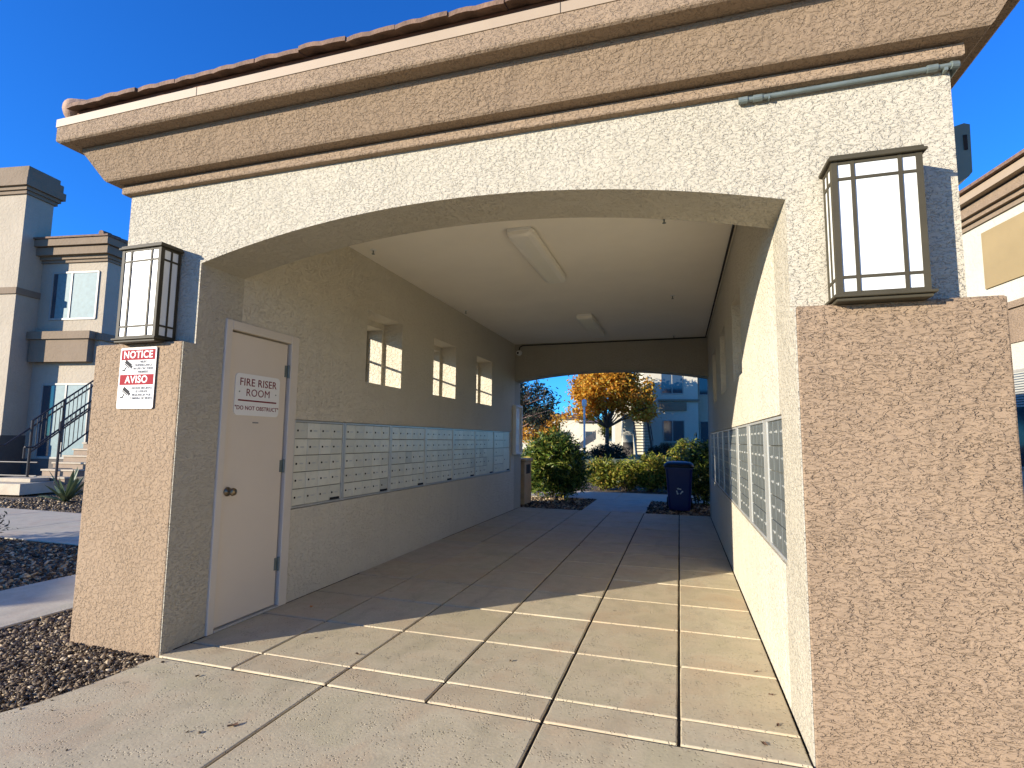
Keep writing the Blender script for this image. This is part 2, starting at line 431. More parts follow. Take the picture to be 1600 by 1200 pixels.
for i in range(len(XJ)-1):
    for j in range(len(YJ)-1):
        w = round(XJ[i+1]-XJ[i]-.016, 3); d = round(YJ[j+1]-YJ[j]-.016, 3)
        if (w, d) not in cache: cache[(w, d)] = slab_mesh(w, d, 'slab', M['slab'], seed=i*20+j)
        s = link('slab', cache[(w, d)], floor, ((XJ[i]+XJ[i+1])/2, (YJ[j]+YJ[j+1])/2, rnd.uniform(-.0012, .0012)))
# front apron: big pitted slabs, curved edge against the gravel
af = MB().prism([(-3.5, -6), (3, -6), (3, 2.765), (-3.19, 2.765), (-3.2, 2.3), (-3.33, 2.0), (-3.5, 1.2)], 'z', -.029, -.016)
apron = tag(af.build('front_pavement', M['mortar']), kind='structure')
def poly_slab(poly, parent, mat, name='slab', z1=0.0, z0=-.0145, c=.007):
    n = len(poly); cx = sum(p[0] for p in poly)/n; cy = sum(p[1] for p in poly)/n
    vs = []
    for ins, z in ((0, z0), (0, z1-c), (c*.35, z1-c*.25), (c, z1)):
        for k, (x, y) in enumerate(poly):
            a = poly[k-1]; b = poly[(k+1) % n]
            e1 = Vector((x-a[0], y-a[1])).normalized(); e2 = Vector((b[0]-x, b[1]-y)).normalized()
            n1 = Vector((-e1.y, e1.x)); n2 = Vector((-e2.y, e2.x)); nn = (n1+n2); nn = nn/max(.3, nn.length_squared/2)
            vs.append((x+nn.x*ins, y+nn.y*ins, z))
    fs = [(k*n+i, k*n+(i+1) % n, k*n+n+(i+1) % n, k*n+n+i) for k in range(3) for i in range(n)]+[tuple(range(3*n, 4*n))]
    return MB().add(vs, fs).build(name, mat, parent)
curve = [(-3.205, 2.755), (-3.198, 2.55), (-3.205, 2.35), (-3.245, 2.12), (-3.345, 1.9), (-3.42, 1.6), (-3.46, 1.2), (-3.48, .6), (-3.49, -6)]
poly_slab(curve[::-1][0:0]+[(-3.49, -6), (-1.963, -6), (-1.963, 2.757)]+curve[:-1], apron, M['slab_front'])
poly_slab([(-1.947, -6), (-.693, -6), (-.693, 2.757), (-1.947, 2.757)], apron, M['slab_front'])
poly_slab([(-.677, -6), (3, -6), (3, 2.757), (-.677, 2.757)], apron, M['slab_front'])
# walks
def walk(name, rects, label=None):
    m = MB().box(*rects[0][:4], -.029, -.02)
    x0 = min(r[0] for r in rects); x1 = max(r[1] for r in rects); y0 = min(r[2] for r in rects); y1 = max(r[3] for r in rects)
    m = MB().box(x0, x1, y0, y1, -.0285, -.02)
    w = tag(m.build(name, M['mortar']), kind='structure')
    for r in rects: poly_slab([(r[0]+.006, r[2]+.006), (r[1]-.006, r[2]+.006), (r[1]-.006, r[3]-.006), (r[0]+.006, r[3]-.006)], w, M['walk'])
    return w
walk('side_walk', [(-5.85, -4.73, -5+1.5*k, -3.5+1.5*k) for k in range(6)]+[(-5.85, -4.73, 4, 5.1)])
walk('cross_walk', [(-23+1.7*k, -21.3+1.7*k, 5.11, 7.12) for k in range(12)])
walk('back_walk', [(-1.92, -.66, 11.0+1.1*k, 12.1+1.1*k) for k in range(2)])
walk('garden_walk', [(-6+1.5*k, -4.5+1.5*k, 13.21, 15.05) for k in range(8)])
lawn = MB(); NX = 24
vs = [(-10+24*i/NX, 18+18*j/12, gh(0, 18+18*j/12)+.02+.06*smoothstep((18*j/12)/4)) for j in range(13) for i in range(NX+1)]
lawn.add(vs, [(j*(NX+1)+i, j*(NX+1)+i+1, (j+1)*(NX+1)+i+1, (j+1)*(NX+1)+i) for j in range(12) for i in range(NX)])
tag(lawn.build('lawn', M['grass'], smooth=True), kind='structure')

# loose stones (nobody could count them)
def stones(name, label, regions, seed):
    r = np.random.RandomState(seed); V = []; F = []; base = 0
    phi = (1+5**.5)/2
    ico = np.array([(-1, phi, 0), (1, phi, 0), (-1, -phi, 0), (1, -phi, 0), (0, -1, phi), (0, 1, phi), (0, -1, -phi), (0, 1, -phi), (phi, 0, -1), (phi, 0, 1), (-phi, 0, -1), (-phi, 0, 1)])/1.9
    icf = np.array([(0, 11, 5), (0, 5, 1), (0, 1, 7), (0, 7, 10), (0, 10, 11), (1, 5, 9), (5, 11, 4), (11, 10, 2), (10, 7, 6), (7, 1, 8), (3, 9, 4), (3, 4, 2), (3, 2, 6), (3, 6, 8), (3, 8, 9), (4, 9, 5), (2, 4, 11), (6, 2, 10), (8, 6, 7), (9, 8, 1)])
    for (test, x0, x1, y0, y1, n, size) in regions:
        xs = r.uniform(x0, x1, n); ys = r.uniform(y0, y1, n)
        for x, y in zip(xs, ys):
            if not test(x, y): continue
            sc = size*r.uniform(.5, 1.6)*r.choice([.6, .8, 1, 1.25, 1.7])*np.array([1.15, r.uniform(.45, .8), r.uniform(.2, .45)])
            a = r.uniform(0, 2*pi); t1 = r.uniform(-.9, .9); t2 = r.uniform(-.9, .9)
            P = ico*r.uniform(.6, 1.3, (12, 1))*sc
            Rx = np.array([[1, 0, 0], [0, cos(t1), -sin(t1)], [0, sin(t1), cos(t1)]]); Ry = np.array([[cos(t2), 0, sin(t2)], [0, 1, 0], [-sin(t2), 0, cos(t2)]])
            Rz = np.array([[cos(a), -sin(a), 0], [sin(a), cos(a), 0], [0, 0, 1]])
            V.append(P@(Rz@Rx@Ry).T+np.array([x, y, (gh(x, y)+.004+r.uniform(0, size*.7)) if size > .0075 else .002])); F.append(icf+base); base += 12
    V = np.concatenate(V); F = np.concatenate(F)
    me = bpy.data.meshes.new(name); me.vertices.add(len(V)); me.vertices.foreach_set('co', V.ravel())
    me.loops.add(F.size); me.loops.foreach_set('vertex_index', F.ravel().astype(np.int32)); me.polygons.add(len(F))
    me.polygons.foreach_set('loop_start', np.arange(0, F.size, 3, dtype=np.int32)); me.polygons.foreach_set('loop_total', np.full(len(F), 3, dtype=np.int32))
    me.materials.append(M['stones']); me.update(); me.validate()
    return tag(link(name, me), label, 'gravel', kind='stuff')
def edge_x(y): return np.interp(y, [-6, .6, 1.2, 1.6, 1.9, 2.12, 2.35, 2.8], [-3.49, -3.48, -3.46, -3.42, -3.345, -3.245, -3.205, -3.2])
stones('gravel', 'dark brown crushed gravel lying between the left pier and the walk', [
    (lambda x, y: x < edge_x(y)-.005, -4.72, -3.15, .9, 2.80, 22000, .0105),
    (lambda x, y: True, -4.72, -4.0, 2.80, 5.1, 7000, .0135),
    (lambda x, y: True, -4.72, -4.0, 5.1, 11, 3000, .025)], 3)
stones('gravel', 'few stray gravel chips lying on the front slab along its curved edge', [
    (lambda x, y: x < edge_x(y)+.22*abs(math.sin(y*13))*abs(math.sin(y*5.3)), -3.25, -2.9, 1.2, 2.76, 90, .007),
    (lambda x, y: x > edge_x(y), -3.4, -2.0, .8, 2.76, 30, .005)], 9)
stones('gravel', 'shaded brown gravel bed between the side walk and the cross walk', [
    (lambda x, y: True, -11, -5.87, 2.6, 5.09, 19000, .017)], 4)
stones('gravel', 'sunlit gravel bed in front of the outdoor stairs', [
    (lambda x, y: not (x < -13.9 and y > 8.2), -17.5, -6, 7.14, 11, 11000, .022)], 5)
stones('gravel', 'dark gravel on both sides of the short walk behind the passage', [
    (lambda x, y: not (-1.94 < x < -.64), -4.0, 2, 11.02, 13.2, 6000, .025)], 6)

# ---------------------------------------------------------------- the mail pavilion
X0, X1, Y0, Y1 = -3.94, 1.26, 2.89, 10.95
IL, IR = -3.215, .535
ZC = 3.36
pav = thing('mail_pavilion', (-1.34, 2.89, 0), 'cream stucco mail pavilion with an arched drive-through passage, brown piers and stepped cornice', 'building')
def arch_wall(y0, y1, spring, rise, name='wall', notch=(None, None)):
    n = 40; m = MB(); c = (IL+IR)/2; h = (IR-IL)/2; R = (h*h+rise*rise)/(2*rise)
    xs = [IL+(IR-IL)*i/n for i in range(n+1)]
    zz = [spring+rise-R+sqrt(R*R-(x-c)**2) for x in xs]
    # left jamb, arch, right jamb as one closed prism
    poly = [(X0, 0), (IL, 0)]+[(x, z) for x, z in zip(xs, zz)]+[(IR, 0), (X1, 0), (X1, 3.6), (X0, 3.6)]
    # faces built as strips (concave polygon)
    for y in (y0, y1):
        for x, xo, nt_ in ((IL, X0, notch[0]), (IR, X1, notch[1])):
            if nt_ is None or y == y0: m.add([(x, y, 0), (xo, y, 0), (xo, y, 3.6), (x, y, 3.6), (x, y, spring)], [(0, 1, 2, 3, 4)])
            else:
                xd = x+(nt_[3] if x == IR else -nt_[3]); za, zb = nt_[1], nt_[2]
                m.add([(xd, y, 0), (xo, y, 0), (xo, y, 3.6), (xd, y, 3.6)], [(0, 1, 2, 3)])
                m.add([(x, y, zb), (xd, y, zb), (xd, y, 3.6), (x, y, 3.6), (x, y, spring)], [(0, 1, 2, 3, 4)])
                if za > 0: m.add([(x, y, 0), (xd, y, 0), (xd, y, za), (x, y, za)], [(0, 1, 2, 3)])
        m.add([(x, y, z) for x, z in zip(xs, zz)]+[(x, y, 3.6) for x in xs], [(i, i+1, n+2+i, n+1+i) for i in range(n)])
    m.add([(x, y0, z) for x, z in zip(xs, zz)]+[(x, y1, z) for x, z in zip(xs, zz)], [(i, i+1, n+2+i, n+1+i) for i in range(n)])
    for x, z0, z1 in ((X0, 0, 3.6), (X1, 0, 3.6)):
        m.add([(x, y0, z0), (x, y1, z0), (x, y1, z1), (x, y0, z1)], [(0, 1, 2, 3)])
    for x, sg, nt_ in ((IL, -1, notch[0]), (IR, 1, notch[1])):
        if nt_ is None: m.add([(x, y0, 0), (x, y1, 0), (x, y1, spring), (x, y0, spring)], [(0, 1, 2, 3)]); continue
        yn, za, zb, dp = nt_; xd = x+sg*dp
        m.add([(x, y0, 0), (x, yn, 0), (x, yn, spring), (x, y0, spring)], [(0, 1, 2, 3)])
        m.add([(x, yn, zb), (x, y1, zb), (x, y1, spring), (x, yn, spring)], [(0, 1, 2, 3)])
        if za > 0: m.add([(x, yn, 0), (x, y1, 0), (x, y1, za), (x, yn, za)], [(0, 1, 2, 3)])
        m.add([(x, yn, za), (xd, yn, za), (xd, yn, zb), (x, yn, zb)], [(0, 1, 2, 3)])
        m.add([(x, yn, zb), (xd, yn, zb), (xd, y1, zb), (x, y1, zb)], [(0, 1, 2, 3)])
        m.add([(x, yn, za), (xd, yn, za), (xd, y1, za), (x, y1, za)], [(0, 1, 2, 3)])
    m.add([(X0, y0, 3.6), (X1, y0, 3.6), (X1, y1, 3.6), (X0, y1, 3.6)], [(0, 1, 2, 3)])
    return m.build(name, M['cream'], pav)
arch_wall(2.89, 3.29, 2.62, .235, notch=((3.135, 0, 2.275, .13), (3.24, .745, 1.555, .05)))
arch_wall(10.55, 10.95, 2.6, .172)
def holed(m, x0, x1, ya, yb, za, zb, holes):
    """slab between x0 and x1 with rectangular through-holes (y0,y1,z0,z1)"""
    ys = sorted(set([ya, yb]+[h[0] for h in holes]+[h[1] for h in holes])); zs = sorted(set([za, zb]+[h[2] for h in holes]+[h[3] for h in holes]))
    def solid(i, j):
        if i < 0 or j < 0 or i >= len(ys)-1 or j >= len(zs)-1: return False
        cy = (ys[i]+ys[i+1])/2; cz = (zs[j]+zs[j+1])/2
        return not any(h[0] < cy < h[1] and h[2] < cz < h[3] for h in holes)
    idx = {}; V = []; F = []
    def vid(x, y, z):
        k = (x, y, z)
        if k not in idx: idx[k] = len(V); V.append(k)
        return idx[k]
    for i in range(len(ys)-1):
        for j in range(len(zs)-1):
            if not solid(i, j): continue
            a, b, c, d = ys[i], ys[i+1], zs[j], zs[j+1]
            for x in (x0, x1): F.append((vid(x, a, c), vid(x, b, c), vid(x, b, d), vid(x, a, d)))
            if not solid(i-1, j): F.append((vid(x0, a, c), vid(x1, a, c), vid(x1, a, d), vid(x0, a, d)))
            if not solid(i+1, j): F.append((vid(x0, b, c), vid(x1, b, c), vid(x1, b, d), vid(x0, b, d)))
            if not solid(i, j-1): F.append((vid(x0, a, c), vid(x0, b, c), vid(x1, b, c), vid(x1, a, c)))
            if not solid(i, j+1): F.append((vid(x0, a, d), vid(x0, b, d), vid(x1, b, d), vid(x1, a, d)))
    m.add(V, F)
WY = [5.03, 6.70, 8.35]
win_in = [(y, y+.775, 2.0, 2.79) for y in WY]; win_out = [(y, y+.735, 2.0, 2.72) for y in WY]
MBL = (3.945, 10.315, .775, 1.555)   # mailbox opening, left
MBR = (3.24, 10.47, .745, 1.555)     # mailbox opening, right
DOOR = (3.135, 3.94, 0.0, 2.275)
# left wall: thin inner leaf with all openings, thick middle leaf with windows, outer leaf with smaller windows
ml = MB()
holed(ml, IL-.05, IL, 3.29, 10.55, 0, 3.6, win_in+[MBL, (3.29, 3.94, 0, 2.275)])
holed(ml, -3.47, IL-.05, 3.29, 10.55, 0, 3.6, win_in)
holed(ml, X0, -3.47, 3.29, 10.55, 0, 3.6, win_out)
ml.build('wall', M['cream_in'], pav)
mr = MB()
holed(mr, IR, IR+.05, 3.29, 10.55, 0, 3.6, win_in+[(3.29,)+MBR[1:]])
holed(mr, IR+.05, .79, 3.29, 10.55, 0, 3.6, win_in)
holed(mr, .79, X1, 3.29, 10.55, 0, 3.6, win_out)
mr.build('wall', M['cream_in'], pav)
# window frames with a middle bar
for side in (-1, 1):
    for y in WY:
        m = MB(); x = -3.70 if side < 0 else 1.02
        for a, b, c, d in ((y+.001, y+.03, 2.001, 2.719), (y+.69, y+.734, 2.001, 2.719), (y+.03, y+.69, 2.001, 2.025), (y+.03, y+.69, 2.69, 2.719), (y+.03, y+.69, 2.352, 2.368)):
            m.box(x-.022, x+.022, a, b, c, d)
        m.build('window_frame', M['bronze'], pav)
MB().box(IL-.03, IR+.03, 3.27, 10.57, ZC, ZC+.05).build('ceiling', M['ceiling'], pav)
# piers
for s in (0, 1):
    for b in (0, 1):
        if s == 0: xi, xo, xs_ = IL-.006, -4.03, X0
        else: xi, xo, xs_ = IR+.006, 1.363, X1
        if b == 0: yo, yw, ye = 2.79, 2.889, 3.75
        else: yo, yw, ye = 11.05, 10.951, 10.1
        sg = 1 if s == 0 else -1
        yc1 = .010 if b == 0 else -.010
        poly = [(xo, yo+yc1), (xo+sg*.003, yo+yc1*.3), (xo+sg*.010, yo), (xi-sg*.008, yo), (xi-sg*.002, yo+yc1*.25), (xi, yo+yc1*.9), (xi, yw), (xs_-sg*.001, yw), (xs_-sg*.001, ye), (xo, ye)]
        m = MB(); n = len(poly); ins = .008
        def insp(i):
            a = poly[i-1]; p = poly[i]; q = poly[(i+1) % n]; return p
        zt = 2.045
        xx = [p[0] for p in poly]; yy = [p[1] for p in poly]; 
        vs = [(x, y, z) for z in (-.03, zt-.008) for x, y in poly]
        top = []
        for x, y in poly:
            dx = ins*sg if abs(x-xo) < .012 else (-ins*sg if abs(x-xi) < .012 else 0)
            dy = (ins if b == 0 else -ins) if abs(y-yo) < .012 else 0
            top.append((x+dx, y+dy, zt))
        vs += top
        fs = [(k*n+i, k*n+(i+1) % n, k*n+n+(i+1) % n, k*n+n+i) for k in range(2) for i in range(n)]
        fs += [tuple(2*n+i for i in (0, 1, 2, 3, 4, 5, 6, 7)), tuple(2*n+i for i in (0, 7, 8, 9))]
        m.add(vs, fs).build('pier', M['brown_left'] if s == 0 else M['brown'], pav)
        y_a, y_b = sorted((yo+(.004 if b == 0 else -.004), yw+(.0008 if b == 0 else -.0008)))
        MB().box(min(xi, xi+sg*.006), max(xi, xi+sg*.006), y_a, y_b, -.02, 2.04).build('jamb_edge', M['cream'], pav)
# cornice: rings that run round the building
def ring(name, prof, mat, close=True):
    m = MB(); n = len(prof)
    for d, z in prof: m.v += [(X0-d, Y0-d, z), (X1+d, Y0-d, z), (X1+d, Y1+d, z), (X0-d, Y1+d, z)]
    for k in range(n if close else n-1):
        l = (k+1) % n
        for i in range(4): j = (i+1) % 4; m.f.append((4*k+i, 4*k+j, 4*l+j, 4*l+i))
    return m.build(name, mat, pav)
ring('lower_trim', [(0.001, 3.204), (.040, 3.207), (.045, 3.213), (.045, 3.266), (.001, 3.266)], M['brown_trim'])
ring('cornice_flare', [(0.001, 3.277), (.116, 3.281), (.127, 3.292), (.229, 3.478), (.229, 3.497), (.001, 3.497)], M['brown_trim'])
ring('cornice_band', [(0.001, 3.500), (.322, 3.503), (.334, 3.511), (.338, 3.520), (.338, 3.618), (.001, 3.618)], M['brown_trim'])
ring('fascia', [(.2, 3.619), (.343, 3.619), (.343, 3.678), (.2, 3.678)], M['fascia'])
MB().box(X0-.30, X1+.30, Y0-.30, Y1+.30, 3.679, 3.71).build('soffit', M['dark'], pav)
# hip roof and tiles
SL = .30; E0 = .305; ZR = 3.735
def roof_pt(x, y): return ZR+SL*min(x-(X0-E0), (X1+E0)-x, y-(Y0-E0), (Y1+E0)-y)
m = MB(); xa, xb, ya, yb = X0-E0, X1+E0, Y0-E0, Y1+E0; hw = (xb-xa)/2; xc = (xa+xb)/2; zr = ZR+SL*hw
m.add([(xa, ya, ZR), (xb, ya, ZR), (xb, yb, ZR), (xa, yb, ZR), (xc, ya+hw, zr), (xc, yb-hw, zr), (xa, ya, 3.712), (xb, ya, 3.712), (xb, yb, 3.712), (xa, yb, 3.712)],
      [(0, 1, 4), (1, 2, 5, 4), (2, 3, 5), (3, 0, 4, 5), (0, 6, 7, 1), (1, 7, 8, 2), (2, 8, 9, 3), (3, 9, 6, 0)])
roof = m.build('roof', M['roof'], pav)
for x_ in (-2.98, -.55): MB().box(x_-.0015, x_+.0015, Y0-.3445, Y0-.3431, 3.6195, 3.6775).build('fascia_joint', M['dark'], pav)
def tile_mesh():
    m = MB(); w = .325; n = 6; th = .028; Ld = .42
    prof = [(-w/2+w*i/n, .010*max(0, sin(pi*i/n*2)) if i <= n/2 else .004*sin(pi*(i-n/2)/n*2)) for i in range(n+1)]
    vs = []
    for yy in (0, Ld):
        for a, h in prof: vs.append((a, yy, h+yy*SL+(.03 if yy == 0 else .012)))
        for a, h in prof: vs.append((a, yy, h-th+yy*SL+(.03 if yy == 0 else .012)))
    k = n+1
    fs = []
    for i in range(n):
        fs += [(i, i+1, 2*k+i+1, 2*k+i), (k+i, 3*k+i, 3*k+i+1, k+i+1), (i, k+i, k+i+1, i+1), (2*k+i, 2*k+i+1, 3*k+i+1, 3*k+i)]
    fs += [(0, 2*k, 3*k, k), (n, k+n, 3*k+n, 2*k+n)]
    return m.add(vs, fs).mesh('tile', (0, 0, 0), M['tile'])
tm = tile_mesh(); po = world_off(pav)
for row in range(3):
    nt_ = int((xb-xa-2*row*.36)/.33)
    for k in range(nt_):
        x = xc+(k-(nt_-1)/2)*.33
        t = link('tile', tm, roof, (x+rnd.uniform(-.006, .006), ya-.065+row*.36+rnd.uniform(-.01, .01), ZR-.012+row*.36*SL+rnd.uniform(-.004, .004)))
        t.rotation_euler = (rnd.uniform(-.015, .015), rnd.uniform(-.02, .02), rnd.uniform(-.02, .02))
for side in (-1, 1):
    for row in range(2):
        for k in range(12):
            y = ya+.35+row*.33+k*.33
            xx_ = (xa-.065+row*.36) if side < 0 else (xb+.065-row*.36)
            t = link('tile', tm, roof, (xx_, y, ZR-.012+row*.36*SL)); t.rotation_euler = (rnd.uniform(-.01, .01), rnd.uniform(-.02, .02), side*pi/2+rnd.uniform(-.02, .02))
for sx in (-1, 1):
    for k in range(5):
        x_ = xa+.03+.33*k if sx < 0 else xb-.03-.33*k; y_ = ya+.03+.33*k; z_ = ZR+SL*(.03+.33*k)+.025
        ax = Vector((-sx*1, 1, SL)).normalized(); R_ = .088
        prof = [(R_*sin(t*pi/2/5)+.001, -R_*.8*cos(t*pi/2/5)) for t in range(6)]+[(R_*.93, .50)]
        MB().lathe(prof, (x_, y_, z_), ax, 16).build('hip_tile', M['hip'], roof, smooth=True)

# door in the left wall
def dbox(name, mat, y0, y1, z0, z1, x0, x1, par, c=.003): return MB().cbox(x0, x1, y0, y1, z0, z1, c, 'x').build(name, mat, par)
fr = MB()
for a, b, c, d in ((3.135, 3.195, 0, 2.275), (3.845, 3.94, 0, 2.275), (3.195, 3.845, 2.205, 2.275)): fr.cbox(IL-.12, IL+.016, a, b, c+.0, d, .004, 'x')
dframe = fr.build('door_frame', M['frame_paint'], pav)
dbox('door_reveal', M['dark'], 3.19, 3.85, .0, 2.21, IL-.11, IL-.06, dframe)
leaf = dbox('door', M['door'], 3.203, 3.826, .022, 2.192, IL-.055, IL-.010, pav)
dbox('threshold', M['alu'], 3.195, 3.845, 0.001, .016, IL-.07, IL+.02, dframe)
for z in (1.96, 1.155, .35):
    h = MB().tube((IL+.004, 3.835, z-.055), (IL+.004, 3.835, z+.055), .009, 8); h.box(IL-.012, IL-.004, 3.80, 3.86, z-.05, z+.05)
    h.build('hinge', M['steel'], leaf)
k = MB().lathe([(.034, 0), (.034, .006), (.014, .010), (.012, .035), (.026, .042), (.030, .055), (.026, .068), (.008, .074)], (IL-.010, 3.262, .99), (1, 0, 0), 18)
k.build('knob', M['knob'], leaf, smooth=True)
MB().cbox(IL-.010, IL-.006, 3.47, 3.53, 1.505, 1.515, .001, 'x').build('label_strip', M['greyink'], leaf)

# ---------------------------------------------------------------- signs
# room sign on the door
sg = thing('door_sign', (IL, 3.505, 1.725), 'white FIRE RISER ROOM sign with dark red letters on the tan door', 'sign')
def rrect(w, h, r, n=5):
    P = []
    for cx, cy, a0 in ((w/2-r, h/2-r, 0), (-w/2+r, h/2-r, 90), (-w/2+r, -h/2+r, 180), (w/2-r, -h/2+r, 270)):
        for i in range(n+1): a = radians(a0+90*i/n); P.append((cx+r*cos(a), cy+r*sin(a)))
    return P
yc, zc_ = 3.507, 1.725
MB().prism([(yc+a, zc_+b) for a, b in rrect(.475, .325, .035)], 'x', IL-.0095, IL-.0035).build('panel', M['white'], sg)
def onx(yo, zo, x=IL-.003): return lambda a, b, c: (x+c, yo+a, zo+b)
for t, z_, b_ in (('FIRE RISER', .095, .083), ('ROOM', .015, .083), ('"DO NOT OBSTRUCT"', -.105, .044)):
    put_text(MB(), t, b_, onx(yc, zc_+z_), bold=0 if t == 'ROOM' else .0006, spacing=1.06).build('lettering', M['maroon'], sg)
MB().box(IL-.003, IL-.002, yc-.205, yc+.205, zc_-.052, zc_-.040).build('rule_line', M['maroon'], sg)
for a in (-1, 1): MB().tube((IL-.004, yc+a*.195, zc_+.02), (IL-.001, yc+a*.195, zc_+.02), .006, 8).build('screw', M['steel'], sg)
# notice on the left pier
ns = thing('notice_sign', (-3.595, 2.79, 1.8), 'red and white NOTICE AVISO video surveillance sign on the left brown pier', 'sign')
sw, sh = .335, .43; scx, scz = -3.597, 1.797; yF = 2.79-.011
MB().prism([(scx+a, scz+b) for a, b in rrect(sw, sh, .014)], 'y', yF, yF+.003).build('panel', M['white'], ns)
def ony(xo, zo, y=yF-.0012): return lambda a, b, c: (xo+a, y-c, zo+b)
for zz_ in (scz+sh/2-.052, scz-.012):
    MB().box(scx-sw/2+.012, scx+sw/2-.012, yF-.001, yF-.0001, zz_-.036, zz_+.036).build('red_band', M['red'], ns)
put_text(MB(), 'NOTICE', .070, ony(scx, scz+sh/2-.053), bold=.0016, spacing=1.08).build('lettering', M['white'], ns)
put_text(MB(), 'AVISO', .070, ony(scx, scz-.013), bold=.0016, spacing=1.08).build('lettering', M['white'], ns)
for i, t in enumerate(['VIDEO', 'SURVEILLANCE', 'IN USE ON THESE', 'PREMISES']): put_text(MB(), t, .023, ony(scx+.055, scz+.112-.0235*i), bold=.0005).build('small_lettering', M['greyink'], ns)
for i, t in enumerate(['EN ESTE RECINTO', 'SE UTILIZA', 'VIGILANCIA POR', 'CAMARA DE VIDEO']): put_text(MB(), t, .023, ony(scx+.055, scz-.072-.0235*i), bold=.0005).build('small_lettering', M['greyink'], ns)
for zc2 in (scz+.085, scz-.105):
    m = MB(); ox = scx-.095
    def rot(pts, a): return [(ox+x*cos(a)-z*sin(a), zc2+x*sin(a)+z*cos(a)) for x, z in pts]
    a = radians(-32)
    m.prism(rot([(-.035, .006), (.03, .006), (.03, .032), (-.035, .032)], a), 'y', yF-.0012, yF-.0002)
    m.prism(rot([(-.035, -.004), (.024, -.004), (.024, .002), (-.035, .002)], a), 'y', yF-.0012, yF-.0002)
    m.prism(rot([(.033, .004), (.044, .002), (.044, .026), (.033, .024)], a), 'y', yF-.0012, yF-.0002)
    m.prism([(ox-.012, zc2-.004), (ox-.004, zc2-.008), (ox-.02, zc2-.030), (ox-.028, zc2-.028)], 'y', yF-.0012, yF-.0002)
    m.prism([(ox-.045, zc2-.034), (ox-.018, zc2-.034), (ox-.018, zc2-.026), (ox-.045, zc2-.026)], 'y', yF-.0012, yF-.0002)
    m.build('camera_symbol', M['ink'], ns)
for zz_ in (scz+sh/2-.008, scz-sh/2+.01): MB().tube((scx, yF-.002, zz_), (scx, yF+.002, zz_), .004, 6).build('screw', M['steel'], ns)

# ---------------------------------------------------------------- wall lanterns
def lantern(x0, label):
    x1 = x0+.362; y0 = 2.725; y1 = 2.884; z0, z1 = 2.07, 2.705
    t = thing('wall_lantern', (x0+.181, 2.889, 2.03), label, 'wall lamp', 'bronze lanterns on the front wall')
    b = .018
    vx = [x0+b*.7, x0+.24*(x1-x0), x0+.76*(x1-x0), x1-b*.7]; hz = [z0+b*.5, z0+.13*(z1-z0), z1-.135*(z1-z0), z1-b*.5]
    m = MB()
    for i, x in enumerate(vx): w = b if i in (0, 3) else b*.62; m.box(x-w*.7, x+w*.7, y0, y0+.014, z0, z1)
    for i, z in enumerate(hz): m.box(x0+b, x1-b, y0+.001, y0+.013, z-.0065, z+.0065)
    ym = (y0+y1)/2
    for xs_, xe in ((x0, x0+.014), (x1-.014, x1)):
        for i, y in enumerate((y0+.021, ym+.006, y1-.012)): w = .006 if i == 1 else .009; m.box(xs_, xe, y-w, y+w, z0, z1)
        for z in hz: m.box(xs_+.001, xe-.001, y0+.03, y1-.02, z-.0065, z+.0065)
    m.build('frame', M['bronze'], t)
    gz = [z0+.002]+[z for z in hz[1:3]]+[z1-.002]; gxx = [x0+.012]+vx[1:3]+[x1-.012]
    for i in range(3):
        for j in range(3): MB().box(gxx[i]+.001, gxx[i+1]-.001, y0+.006, y0+.010, gz[j]+.001, gz[j+1]-.001).build('pane', M['opal'], t)
    for xs_ in (x0+.006, x1-.010):
        for (ya_, yb_) in ((y0+.02, ym+.005), (ym+.007, y1-.004)):
            for j in range(3): MB().box(xs_, xs_+.004, ya_, yb_, gz[j]+.001, gz[j+1]-.001).build('pane', M['opal'], t)
    m = MB().cbox(x0-.016, x1+.016, y0-.016, 2.888, z1, z1+.016, .003); m.cbox(x0-.006, x1+.006, y0-.006, 2.888, z1+.016, z1+.03, .003); m.build('cap', M['bronze'], t)
    m = MB().cbox(x0-.018, x1+.018, y0-.018, 2.888, z0-.014, z0, .003); m.cbox(x0-.004, x1+.004, y0-.004, 2.888, z0-.030, z0-.014, .003); m.build('base', M['bronze'], t)
    return t
lan = lantern(.702, 'bronze lantern with white panes above the wide right pier')
lan2 = copy_tree(lan); lan2.location.x = -3.758+.181; lan2['label'] = 'bronze lantern with white panes above the notice sign on the left'
# ---------------------------------------------------------------- mailboxes
door_cache = {}
def door_me(w, h, side=-1):
    k = (round(w, 3), round(h, 3), side)
    if k not in door_cache: door_cache[k] = MB().cbox(-.006, .006, -w/2, w/2, -h/2, h/2, .003, 'x').mesh('box_door', (0, 0, 0), M['mail'] if side < 0 else M['mail_right'])
    return door_cache[k]
lock_me = MB().lathe([(.0095, 0), (.0095, .004), (.006, .0055)], (0, 0, 0), (1, 0, 0), 10).mesh('lock', (0, 0, 0), M['ink'])
lockr_me = MB().lathe([(.0095, 0), (.0095, .004), (.006, .0055)], (0, 0, 0), (1, 0, 0), 10).mesh('lock', (0, 0, 0), M['alu'])
tagr_me = MB().box(0, .0012, -.014, .014, -.004, .004).mesh('number_tag', (0, 0, 0), M['alu'])
tag_me = MB().box(0, .0012, -.024, .024, -.006, .006).mesh('number_tag', (0, 0, 0), M['alu'])
